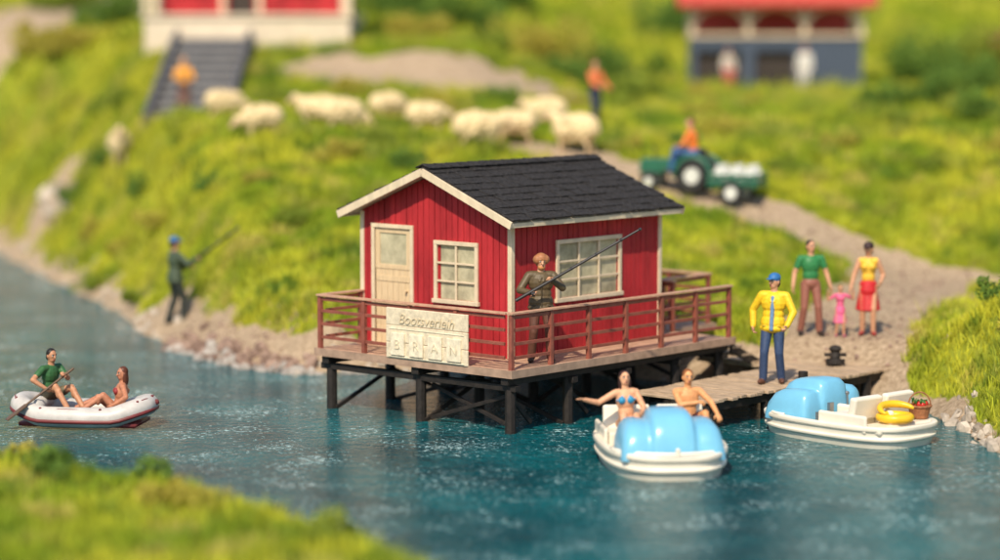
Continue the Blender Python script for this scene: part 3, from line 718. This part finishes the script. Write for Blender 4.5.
e=human('angler',(-7.0,53.6,G(-7.0,53.6)-.02),rad(115),1.93,dict(top=(.06,.085,.05),bot=(.03,.035,.03),coat=True,hat=('cap',(.03,.14,.32)),shoe=(.02,.02,.02)),
  hands=((-.20,-.36,1.28),(.06,-.30,1.15)),eh=((-.8,0,-.8),(.8,0,-.8)),curl=(1,1),pn=((.5,0,-.8),(-.5,0,-.8)),feet=((-.17,-.12,.085),(.16,.10,.085)),voxel=.01)
rod(e,(.18,-.22,1.05),(-.72,-1.05,1.90),.030,.020)

# ------------------------------------------------------------------ pedal boats  (bow = -Y)
def outline(L,W,n=48,e=3.2):
    out=[]
    for i in range(n):
        t=2*math.pi*i/n; c,s=math.cos(t),math.sin(t)
        x=abs(c)**(2/e)*(1 if c>0 else -1)*W/2; y=abs(s)**(2/e)*(1 if s>0 else -1)*L/2
        if y<0: x*=1-.16*(abs(y)/(L/2))**2
        out.append((x,y))
    return out
def pedal_boat(loc,yaw,s=1.):
    e=empty('pedal_boat',loc,yaw,s); L,W=2.9,1.75
    levels=[(-.16,.84),(.0,.90),(.10,.93),(.115,.975),(.16,.985),(.175,.95),(.26,.965),(.275,1.0),(.33,1.0),(.345,.985),(.345,.90),(.33,.885),(.27,.87),(.22,.865)]
    o0=outline(L,W); n=len(o0); mb=MB(); vs=[]
    for z,k in levels:
        for x,y in o0: vs.append((x*k,y*(1-(1-k)*W/L),z))
    fs=[]
    for i in range(len(levels)-1):
        for j in range(n): fs.append((i*n+j,i*n+(j+1)%n,(i+1)*n+(j+1)%n,(i+1)*n+j))
    fs.append(tuple(range((len(levels)-1)*n,len(levels)*n))); fs.append(tuple(range(n-1,-1,-1)))
    mb.add(vs,fs); hull=mb.obj('hull',M_white,e,.01,True)
    hull.modifiers[0].angle_limit=rad(40)
    prof=[(-1.18,.24),(-1.17,.44),(-1.12,.60),(-1.02,.73),(-.88,.80),(-.62,.83),(-.38,.83),(-.29,.77),(-.25,.50),(-.23,.24)]
    hx=[(.0,1.08,1.),(.12,1.08,1.),(.23,1.06,1.),(.28,.98,.98),(.30,.86,.93),(.33,.80,.91),(.38,.82,.92),(.48,.84,.93),(.58,.81,.93),(.65,.68,.91),(.69,.45,.87),(.71,.22,.82)]
    st=[(-x,h,w) for x,h,w in reversed(hx[1:])]+hx
    vs=[];k=len(prof)
    for x,h,w in st:
        for (y,z) in prof: vs.append((x,-.70+(y+.70)*w,.24+(z-.24)*h))
    fs=[]
    for i in range(len(st)-1):
        for j in range(k-1): fs.append((i*k+j,i*k+j+1,(i+1)*k+j+1,(i+1)*k+j))
    fs.append(tuple(range(k)));fs.append(tuple(range(len(st)*k-1,(len(st)-1)*k-1,-1)))
    mb=MB();mb.add(vs,fs);mb.obj('bow_hood',M_blue,e,0,True)
    mb=MB(); mb.ring([(.0+.78*math.cos(t),-.68+.60*math.sin(t),.345) for t in np.linspace(math.pi*.98,math.pi*2.02,20)],.03,8,False)
    mb.tube((0,-1.40,.40),(0,-1.40,.34),.02,.03,8); mb.sph((0,-1.40,.42),.035,8)
    mb.obj('deck_rim',M_white,e,0,True)
    mb=MB()
    for sx in(-1,1):
        mb.b2((sx*.38-.33,.08,.222),(sx*.38+.33,.60,.44)); mb.box((sx*.38,.66,.56),(.66,.13,.36),Matrix.Rotation(-.18,3,'X'))
    mb.b2((-.045,-.2,.222),(.045,.9,.50)); mb.b2((-.78,.05,.222),(-.715,1.0,.50));mb.b2((.715,.05,.222),(.78,1.0,.50))
    mb.b2((-.7,.80,.222),(.7,1.22,.34))
    mb.obj('seats',M_white,e,.05)
    mb=MB()
    for sx in(-1,1):
        mb.tube((sx*.38-.16,-.15,.40),(sx*.38+.16,-.15,.40),.015,.015,8); mb.box((sx*.38-.14,-.15,.46),(.1,.05,.16)); mb.box((sx*.38+.14,-.15,.34),(.1,.05,.16))
    mb.tube((0,.0,.45),(0,-.02,.66),.015,.015,8); mb.sph((0,-.02,.68),.035,8)
    mb.obj('pedals_and_tiller',M_metal,e); return e
pb1=pedal_boat((2.45,37.75,0),rad(6),1.10)
pb2=pedal_boat((5.68,40.4,0),rad(222),1.04)
def l2w(e,p): 
    M=Matrix.Translation(e.location)@Matrix.Rotation(e.rotation_euler[2],4,'Z')@Matrix.Scale(e.scale[0],4); return M@Vector(p)
def bik(f,k):
    P,U,X,F_=k['P'],k['U'],k['X'],k['F']
    f.cap(P+U*.34-X*.13+F_*.05,P+U*.34+X*.13+F_*.05,.02,.02,(.03,.25,.45)); f.cap(P+U*.36+X*.06+F_*.14,P+U*.49+X*.05+F_*.03,.008,.008,(.03,.25,.45)); f.cap(P+U*.36-X*.06+F_*.14,P+U*.49-X*.05+F_*.03,.008,.008,(.03,.25,.45))
SKT=(.66,.31,.13)
w=l2w(pb1,(-.43,.30,.58))
human('woman',w,rad(6),1.75,dict(skin=(.66,.35,.20),top=(.66,.35,.20),bra=(.03,.25,.45),bot=(.03,.25,.45),sleeve='none',legs='none',hair=(.035,.012,.01),long=True,shoe=(.66,.35,.20)),
  pelvis=(0,0,-.02),hands=((-.66,-.14,.34),(.18,-.36,.16)),eh=((-.3,.3,-1),(.6,.4,-.6)),feet=((-.12,-.62,-.22),(.10,-.66,-.20)),kh=((0,-.3,1),(0,-.3,1)),curl=(.15,.7),pn=((0,-.2,-1),None),head=(.1,-.1),side=-.06,female=True,extra=bik,voxel=.0075)
w=l2w(pb1,(.42,.28,.58))
human('man',w,rad(14),1.8,dict(skin=SKT,top=SKT,bot=(.10,.03,.03),sleeve='none',legs='short',hair=(.20,.07,.02),shoe=SKT),
  pelvis=(0,0,-.02),lean=.08,hands=((.05,-.34,.30),(.34,-.52,.10)),eh=((-1,.1,-.3),(1,.2,.2)),feet=((-.12,-.64,-.22),(.14,-.62,-.2)),kh=((0,-.3,1),(.2,-.3,1)),curl=(.9,.6),pn=((.3,0,-1),(0,0,-1)),head=(-.1,.0),voxel=.0075)
w=l2w(pb2,(.10,1.02,.36)); sr=empty('swim_ring',w,.3)
mb=MB(); mb.ring([(.24*math.cos(t),.24*math.sin(t),.07) for t in np.linspace(0,2*math.pi,25)[:-1]],.07,10); mb.obj('ring',M_yellow,sr,0,True)
mb=MB(); mb.ring([(.30*math.cos(t)+.05,.26*math.sin(t)-.02,.18+.07*math.sin(t)) for t in np.linspace(.2,3.6,14)],[.02,.04,.05,.055,.06,.06,.06,.06,.06,.055,.05,.045,.03,.02],10,False); mb.obj('swim_noodle',M_yellow,sr,0,True)
w=l2w(pb2,(-.52,1.0,.35)); bk=empty('picnic_basket',w)
mb=MB(); mb.tube((0,0,0),(0,0,.2),.14,.19,16); mb.ring([(.19*math.cos(t),.19*math.sin(t),.2) for t in np.linspace(0,2*math.pi,17)[:-1]],.02,6)
mb.ring([(.18*math.cos(t),0,.2+.22*math.sin(t)) for t in np.linspace(0,math.pi,12)],.013,6,False); mb.obj('basket',M_wicker,bk)
mb=MB()
for i in range(9): mb.sph((random.uniform(-.11,.11),random.uniform(-.11,.11),.22),.05,8)
mb.obj('fruit',M_fruit,bk,0,True)
mb=MB()
for i in range(10): mb.sph((random.uniform(-.1,.1),random.uniform(-.1,.1),.27),(.06,.025,.012),8,Euler((random.random()*3,random.random()*3,random.random()*6)).to_matrix())
mb.obj('salad_leaves',M_leafg,bk)

# ------------------------------------------------------------------ raft
rf=empty('inflatable_raft',(-6.98,41.6,.0),rad(-8),1.02)
pa=[];n=44
for i in range(n):
    t=2*math.pi*i/n;c,s=math.cos(t),math.sin(t)
    x=abs(c)**(2/2.6)*(1 if c>0 else -1)*1.06;y=abs(s)**(2/2.6)*(1 if s>0 else -1)*.50
    pa.append((x,y,.19+.16*max(0,abs(x)-.6)/.46))
mb=MB();mb.ring(pa,.17,14);mb.obj('tube',M_rubber,rf,0,True)
mb=MB();mb.ring([(p[0]*1.135,p[1]*1.30,p[2]-.05) for p in pa],.036,8);mb.b2((-.98,-.45,.03),(.98,.45,.09));mb.obj('rubbing_strip_and_floor',M_maroon,rf,0,True)
mb=MB();mb.ring([(p[0]*1.08,p[1]*1.15,p[2]+.13+.015*math.sin(i*1.4)) for i,p in enumerate(pa)],.012,6)
for i in range(0,n,5): mb.sph((pa[i][0]*1.08,pa[i][1]*1.15,pa[i][2]+.14),.028,8)
mb.sph((1.22,.0,.40),.05,8); mb.obj('grab_rope',M_maroon,rf)
mb=MB();mb.ring([(-.70,-.42,.36),(-.70,0,.38),(-.70,.42,.36)],.11,10,False);mb.obj('seat_thwart',M_rubber,rf,0,True)
w=l2w(rf,(-.62,.05,.50))
e=human('man',w,rad(-8+62),1.72,dict(skin=(.46,.22,.12),top=(.035,.12,.04),bot=(.12,.10,.06),sleeve='short',hair=(.015,.012,.01),legs='short',shoe=(.42,.2,.11)),pelvis=(0,0,0),lean=.12,
  hands=((-.30,-.22,.14),(-.02,-.40,.36)),eh=((-1,.4,-.2),(.8,.1,-.7)),feet=((-.16,-.60,-.18),(.12,-.68,-.18)),kh=((-.2,0,1),(.2,0,1)),curl=(1,1),head=(-.2,.1),voxel=.0085)
pA=Vector((.10,-.50,.46));pB=Vector((-.66,-.10,-.13))
mb=MB(); mb.tube(pA,pB,.022,.020,8)
d_=(pB-pA).normalized(); q_=d_.to_track_quat('Y','Z').to_matrix()
mb.box(pB+d_*.18,(.15,.42,.025),q_); mb.obj('oar',M_oar,e,.005)
w=l2w(rf,(.58,.0,.24))
human('woman',w,rad(-78),1.68,dict(skin=(.44,.18,.10),top=(.44,.18,.10),bra=(.25,.03,.03),bot=(.25,.03,.03),sleeve='none',legs='none',hair=(.10,.03,.015),long=True,shoe=(.44,.18,.10)),pelvis=(0,0,0),lean=-.15,
  hands=((-.36,.02,.10),(.34,-.10,.16)),eh=((-1,.8,-.2),(1,.8,0)),feet=((-.12,-.72,.06),(.10,-.62,.06)),kh=((0,0,1),(0,0,1)),curl=(.4,.4),head=(.5,.1),female=True,voxel=.0085)

# ------------------------------------------------------------------ sheep
def sheep(x,y,yaw,graze=0.,s=1.):
    e=empty('sheep',(x,y,G(x,y)-.08),yaw,s); f=Fig(); W=(.72,.56,.32); Fc=(.56,.40,.24); r=random.Random(int(x*91+y))
    f.ell((0,0,.62),(.48,.26,.28),W); f.ell((.25,0,.60),(.27,.25,.29),W); f.ell((-.28,0,.63),(.26,.26,.28),W)
    for i in range(80):
        t=r.uniform(0,6.28);u=r.uniform(-1,1);k=math.sqrt(1-u*u)
        f.ell((u*.50,math.cos(t)*k*.26,.62+math.sin(t)*k*.28),(.07,.06,.06),W if r.random()<.7 else tuple(c*.82 for c in W))
    hz=.95-graze*.6; hx=.62+.06*graze
    f.cap((.36,0,.70),(hx-.08,0,hz-.03),.17,.11,W); d=Vector((.8,0,-.5-graze*.6)).normalized(); h=Vector((hx,0,hz))
    f.cap(h,h+d*.20,.085,.05,Fc); f.ell(h+d*.2,(.045,.04,.04),(.4,.3,.22)); f.ell(h-d*.03+Vector((0,0,.05)),(.09,.085,.06),W)
    for sy in(-1,1):
        f.cap(h+Vector((-.02,sy*.07,.02)),h+Vector((-.05,sy*.17,-.01)),.025,.02,Fc); f.ell(h+d*.09+Vector((0,sy*.06,.03)),(.013,.013,.013),(.02,.02,.02))
        f.cap((.30,sy*.11,.50),(.31,sy*.11,.28),.075,.042,W); f.cap((.31,sy*.11,.28),(.30,sy*.11,.05),.038,.03,Fc); f.ell((.315,sy*.11,.03),(.045,.033,.035),(.1,.08,.06))
        f.cap((-.30,sy*.12,.56),(-.22,sy*.12,.40),.12,.07,W); f.cap((-.22,sy*.12,.40),(-.36,sy*.12,.24),.055,.036,Fc); f.cap((-.36,sy*.12,.24),(-.33,sy*.12,.05),.034,.028,Fc); f.ell((-.315,sy*.12,.03),(.045,.033,.035),(.1,.08,.06))
    f.cap((-.48,0,.76),(-.55,0,.53),.045,.03,W)
    f.build('body',e,.018,M_wool,1)
for a in [(-10.4,68.3,rad(-80),.0,1.05),(-7.45,67.6,rad(10),.8,.95),(-5.95,62.6,rad(200),.7,1.0),(-4.7,64.6,rad(170),.2,1.0),(-4.0,63.2,rad(20),.9,1.05),(-.55,60.9,rad(10),.4,1.12),(.35,62.4,rad(190),.9,1.05),(1.85,61.0,rad(150),.1,1.15),(-1.9,64.2,rad(20),.6,1.0),(1.2,65.2,rad(170),.3,1.0),(-3.0,66.8,rad(30),.7,.98)]: sheep(*a)

# ------------------------------------------------------------------ small tractor with driver, cart with churns (front = -Y)
cx,cy=4.20,58.0; cz=G(cx,cy)+.03; yw=rad(-112)
tr=empty('garden_tractor',(cx,cy,cz),yw,1.0)
mb=MB()
mb.box((0,-.52,.60),(.42,.80,.34)); mb.box((0,-.93,.56),(.38,.06,.26)); mb.b2((-.30,-.15,.34),(.30,.55,.42)); mb.b2((-.20,-.16,.42),(.20,-.08,.86))
for sx in(-1,1):
    mb.ring([(sx*.45,.42+.44*math.cos(t),.40+.44*math.sin(t)) for t in np.linspace(.2,2.9,10)],.07,6,False)
    mb.beam((sx*.22,.25,.42),(sx*.45,.42,.80),.10,.05)
mb.obj('body',M_green,tr,.03)
mb=MB()
for sx in(-1,1):
    mb.ring([(sx*.46,.42+.30*math.cos(t),.40+.30*math.sin(t)) for t in np.linspace(0,2*math.pi,23)[:-1]],.095,8)
    mb.ring([(sx*.36,-.66+.17*math.cos(t),.25+.17*math.sin(t)) for t in np.linspace(0,2*math.pi,17)[:-1]],.07,8)
mb.box((0,.36,.72),(.40,.36,.08)); mb.box((0,.54,.88),(.40,.07,.30))
mb.ring([(.16*math.cos(t),-.02+.10*math.sin(t),.98+.12*math.sin(t)) for t in np.linspace(0,2*math.pi,17)[:-1]],.016,6); mb.tube((0,-.10,.84),(0,-.03,.97),.02,.02,6)
mb.tube((.12,-.6,.76),(.12,-.6,1.05),.025,.025,8)
mb.obj('tyres_seat_and_wheel',M_tyre,tr,0,True)
mb=MB()
for sx in(-1,1):
    mb.tube((sx*.40,.42,.40),(sx*.545,.42,.40),.21,.18,16); mb.tube((sx*.32,-.66,.25),(sx*.435,-.66,.25),.12,.10,14)
mb.tube((-.4,.42,.40),(.4,.42,.40),.04,.04,8); mb.tube((-.32,-.66,.25),(.32,-.66,.25),.03,.03,8)
mb.sph((.12,-.95,.62),.05,8);mb.sph((-.12,-.95,.62),.05,8)
mb.obj('wheel_hubs',M_enamel,tr)
human('driver',(cx,cy,cz),yw,1.85,dict(top=(.80,.20,.03),bot=(.04,.10,.26),hair=(.15,.05,.02),sleeve='roll'),pelvis=(0,.31,.86),lean=.18,hands=((-.15,-.05,1.02),(.15,-.05,1.02)),eh=((-.8,.3,-.6),(.8,.3,-.6)),
  feet=((-.20,-.18,.50),(.20,-.16,.50)),kh=((-.3,-1,.6),(.3,-1,.6)),curl=(1,1),pn=((0,0,-1),(0,0,-1)),head=(.5,0),voxel=.012)
ct=empty('milk_churn_cart',(5.45,57.3,G(5.45,57.3)),yw,.95)
mb=MB()
mb.b2((-.45,-.6,.42),(.45,.6,.47))
for sx in(-1,1):
    for z in(.54,.68): mb.b2((sx*.45-.02,-.6,z-.045),(sx*.45+.02,.6,z+.045))
    for yy in(-.58,0,.58): mb.b2((sx*.48-.02,yy-.03,.4),(sx*.48+.02,yy+.03,.76))
for sy in(-1,1):
    for z in(.54,.68): mb.b2((-.42,sy*.6-.015,z-.045),(.42,sy*.6+.015,z+.045))
mb.tube((0,-.6,.42),(0,-1.0,.45),.03,.03,8); mb.obj('cart_bed',M_green,ct,.006)
mb=MB()
for sx in(-1,1): mb.ring([(sx*.56,.23*math.cos(t),.28+.23*math.sin(t)) for t in np.linspace(0,2*math.pi,23)[:-1]],.055,8)
mb.tube((-.56,0,.28),(.56,0,.28),.03,.03,8)
mb.obj('tyres',M_tyre,ct,0,True); mb=MB()
for sx in(-1,1): mb.tube((sx*.52,0,.28),(sx*.61,0,.28),.17,.15,14)
mb.obj('wheel_hubs',M_enamel,ct)
mb=MB()
for i in range(6):
    px=-.22+.44*(i%2);py=-.38+.38*(i//2)
    mb.tube((px,py,.475),(px,py,.80),.15,.15,12);mb.tube((px,py,.80),(px,py,.88),.15,.08,12);mb.tube((px,py,.88),(px,py,.94),.09,.10,12)
mb.obj('milk_churns',M_enamel,ct,0,True)
human('shepherd',(2.5,66,G(2.5,66)),rad(40),1.75,dict(top=(.68,.18,.06),bot=(.03,.04,.08),hair=(.2,.08,.03)),feet=((-.13,-.05,.085),(.13,.12,.085)),hands=((-.2,-.38,1.05),(.25,-.3,1.0)),voxel=.015)
human('woman',(-8.7,69.0,G(-8.7,69.0)-.02),rad(10),1.78,dict(top=(.78,.34,.04),bot=(.12,.06,.05),hair=(.5,.28,.1),skirt=(.16,.08,.06),long=True),hands=((-.15,-.35,1.15),(.18,-.32,1.1)),female=True,voxel=.015)
human('child',(7.55,83.0,G(7.55,83.0)),rad(20),1.5,dict(top=(.66,.58,.5),bot=(.5,.1,.08),hair=(.3,.12,.05)),voxel=.018)
human('child',(10.1,83.2,G(10.1,83.2)),rad(-20),1.6,dict(top=(.72,.68,.62),bot=(.62,.58,.52),hair=(.3,.12,.05)),voxel=.018)

# ------------------------------------------------------------------ stairs and background buildings
st=empty('stone_stairs',(-8.75,69.9,0)); mb=MB(); n=10; z0=4.0; z1=6.35
for i in range(n):
    z=z0+(z1-z0)*(i+1)/n; yy=i*.70; mb.b2((-.95,yy,z-1.4),(.95,yy+.72,z-.05))
mb.obj('risers',M_stone,st); mb=MB()
M_tread=mat('worn_stair_tread',(.27,.26,.25),.8,.2,5)
for i in range(n):
    z=z0+(z1-z0)*(i+1)/n; yy=i*.70; mb.b2((-1.0,yy-.03,z-.047),(1.0,yy+.70,z))
mb.obj('treads',M_tread,st); mb=MB()
mb.beam((1.12,-.1,z0-.15),(1.12,n*.70,z1-.15),.16,.9); mb.beam((-1.12,-.1,z0-.15),(-1.12,n*.70,z1-.15),.16,.9)
mb.obj('side_walls',M_stone,st)
hs=empty('red_house',(-7.75,80.2,0)); mb=MB()
mb.b2((-3.15,-3.2,4.5),(3.15,3.6,7.0)); mb.b2((-3.25,-3.3,6.97),(3.25,3.7,7.08)); mb.obj('terrace_base',M_plaster,hs,.03)
mb=MB()
plankwall(mb,(-2.9,-1.9,0),(1,0,0),(0,-1,0),5.8,7.08,lambda s:9.6,[(2.1,3.1,7.08,9.1),(.7,1.5,7.9,8.9),(3.9,4.9,7.9,8.9)],.2,.1)
plankwall(mb,(-2.9,-1.9,0),(0,1,0),(-1,0,0),5.2,7.08,lambda s:9.6+(2.6-abs(s-2.6))*.8,[],.2,.1)
plankwall(mb,(2.9,-1.9,0),(0,1,0),(1,0,0),5.2,7.08,lambda s:9.6+(2.6-abs(s-2.6))*.8,[],.2,.1)
plankwall(mb,(-2.9,3.3,0),(1,0,0),(0,1,0),5.8,7.08,lambda s:9.6,[],.2,.1)
mb.obj('walls',M_red,hs)
mb=MB()
for x in(-2.92,2.92): mb.b2((x-.12,-2.02,7.09),(x+.12,-1.85,9.55))
for (x0_,x1_,a,b) in((-.8,.2,7.09,9.1),(-2.2,-1.4,7.9,8.9),(1.0,2.0,7.9,8.9)):
    mb.b2((x0_-.14,-2.02,a),(x0_,-1.88,b));mb.b2((x1_,-2.02,a),(x1_+.14,-1.88,b));mb.b2((x0_-.14,-2.03,b),(x1_+.14,-1.88,b+.14))
    if a>7.5: mb.b2((x0_-.14,-2.04,a-.12),(x1_+.14,-1.88,a)); mb.b2(((x0_+x1_)/2-.03,-1.98,a),((x0_+x1_)/2+.03,-1.9,b))
for x in(-3.1,3.1): mb.b2((x-.09,-3.25,7.081),(x+.09,-3.07,9.5))
mb.obj('trim_and_porch_posts',M_cream,hs)
mb=MB(); mb.b2((-.8,-1.7,7.09),(.2,-1.65,9.1)); mb.b2((-2.2,-1.75,7.9),(-1.4,-1.72,8.9)); mb.b2((1,-1.75,7.9),(2,-1.72,8.9)); mb.obj('door_and_windows',M_int,hs)
mb=MB()
for sg_ in(-1,1): mb.box((0,.7+sg_*1.55,10.55),(6.8,4.2,.14),Matrix.Rotation(-sg_*math.atan(.8),3,'X'))
mb.obj('roof',M_roof,hs)
pv=empty('boat_pavilion',(9.35,85,0),rad(-3)); gz=3.9; mb=MB()
plankwall(mb,(-2.9,0,0),(1,0,0),(0,-1,0),5.8,gz,lambda s:6.35,[(.25,1.7,gz,5.9),(2.15,3.6,gz,5.9)],.22,.1)
plankwall(mb,(-2.9,0,0),(0,1,0),(-1,0,0),3.,gz,lambda s:6.35,[],.22,.1);plankwall(mb,(2.9,0,0),(0,1,0),(1,0,0),3.,gz,lambda s:6.35,[],.22,.1);plankwall(mb,(-2.9,3,0),(1,0,0),(0,1,0),5.8,gz,lambda s:6.35,[],.22,.1)
mb.obj('lower_walls',M_slate,pv)
mb=MB(); mb.b2((-2.98,-.08,6.35),(2.98,3.08,6.46))
for i in range(4):
    x=-2.85+i*1.9
    for yy in(0.02,2.98): mb.b2((x-.09,yy-.09,6.461),(x+.09,yy+.09,7.6))
for i in range(3):
    xc=-1.9+i*1.9
    pts=[(xc+.82*math.cos(t),.02,6.85+.50*math.sin(t)) for t in np.linspace(0,math.pi,12)]
    for p,q in zip(pts[:-1],pts[1:]): mb.beam(p,q,.13,.13)
mb.obj('arched_frames',M_cream,pv)
mb=MB(); mb.b2((-2.75,.25,gz),(2.75,.3,6.3)); mb.obj('interior',M_int,pv)
mb=MB(); mb.b2((-2.7,2.4,6.47),(2.7,2.5,7.5)); mb.obj('rear_panel',M_rooft,pv)
mb=MB()
mb.b2((-2.95,-.06,7.36),(2.95,.0,7.75))
for sg_ in(-1,1): mb.box((0,1.5+sg_*1.05,8.0),(6.7,2.5,.12),Matrix.Rotation(-sg_*.5,3,'X'))
mb.obj('roof',M_rooft,pv)
cr=empty('parked_car',(19.2,93,G(19.2,93)+.05),rad(8)); 
prof=[(-2.05,.35),(-2.1,.62),(-1.95,.82),(-1.1,.92),(-.65,1.38),(.75,1.42),(1.45,.98),(2.0,.88),(2.1,.6),(2.05,.35)]
mb=MB();k=len(prof);vs=[]
for yy,sc in((-.85,.97),(-.80,1),(.80,1),(.85,.97)): vs+=[(x*sc,yy if z<1 else yy*.82,z) for x,z in prof]
fs=[(i*k+j,i*k+(j+1)%k,(i+1)*k+(j+1)%k,(i+1)*k+j) for i in range(3) for j in range(k)]+[tuple(range(k)),tuple(range(4*k-1,3*k-1,-1))]
mb.add(vs,fs);mb.obj('body',M_carred,cr,.04,False); mb=MB()
for sy in(-1,1): mb.add([(-.95,sy*.845,.98),(1.2,sy*.845,1.0),(.68,sy*.725,1.34),(-.6,sy*.725,1.31)],[(0,1,2,3)])
mb.obj('windows',M_int,cr); mb=MB()
for x in(-1.3,1.3):
    for sy in(-1,1): mb.tube((x,sy*.70,.33),(x,sy*.88,.33),.33,.33,18)
mb.obj('wheels',M_tyre,cr)

# ------------------------------------------------------------------ light, sky, camera
S=Vector((-.28,-.95,0)).normalized(); el=rad(47); S=Vector((S.x*math.cos(el),S.y*math.cos(el),math.sin(el)))
sd=bpy.data.lights.new('sun','SUN');sd.energy=5.0;sd.angle=rad(.8);sd.color=(1,.88,.69)
so=bpy.data.objects.new('sun',sd);COL.objects.link(so);so.rotation_euler=S.to_track_quat('Z','Y').to_euler()
w=bpy.data.worlds.new('World');scene.world=w;w.use_nodes=True;nt=w.node_tree
bg=nt.nodes['Background'];sk=nt.nodes.new('ShaderNodeTexSky');sk.sky_type='NISHITA';sk.sun_disc=False;sk.sun_elevation=el;sk.sun_rotation=math.atan2(S.x,S.y)%(2*math.pi)
nt.links.new(sk.outputs[0],bg.inputs['Color']);bg.inputs['Strength'].default_value=.15
cd=bpy.data.cameras.new('camera');cam=bpy.data.objects.new('camera',cd);COL.objects.link(cam)
cam.location=(0,0,6.6);cam.rotation_euler=(rad(90)-math.atan(.1),0,0);cd.lens=90;cd.sensor_width=36;cd.clip_end=2000;cd.clip_start=.5
cd.dof.use_dof=True;cd.dof.focus_distance=41.2;cd.dof.aperture_fstop=.165
scene.camera=cam
scene.view_settings.view_transform='Standard';scene.view_settings.look='None';scene.view_settings.exposure=0
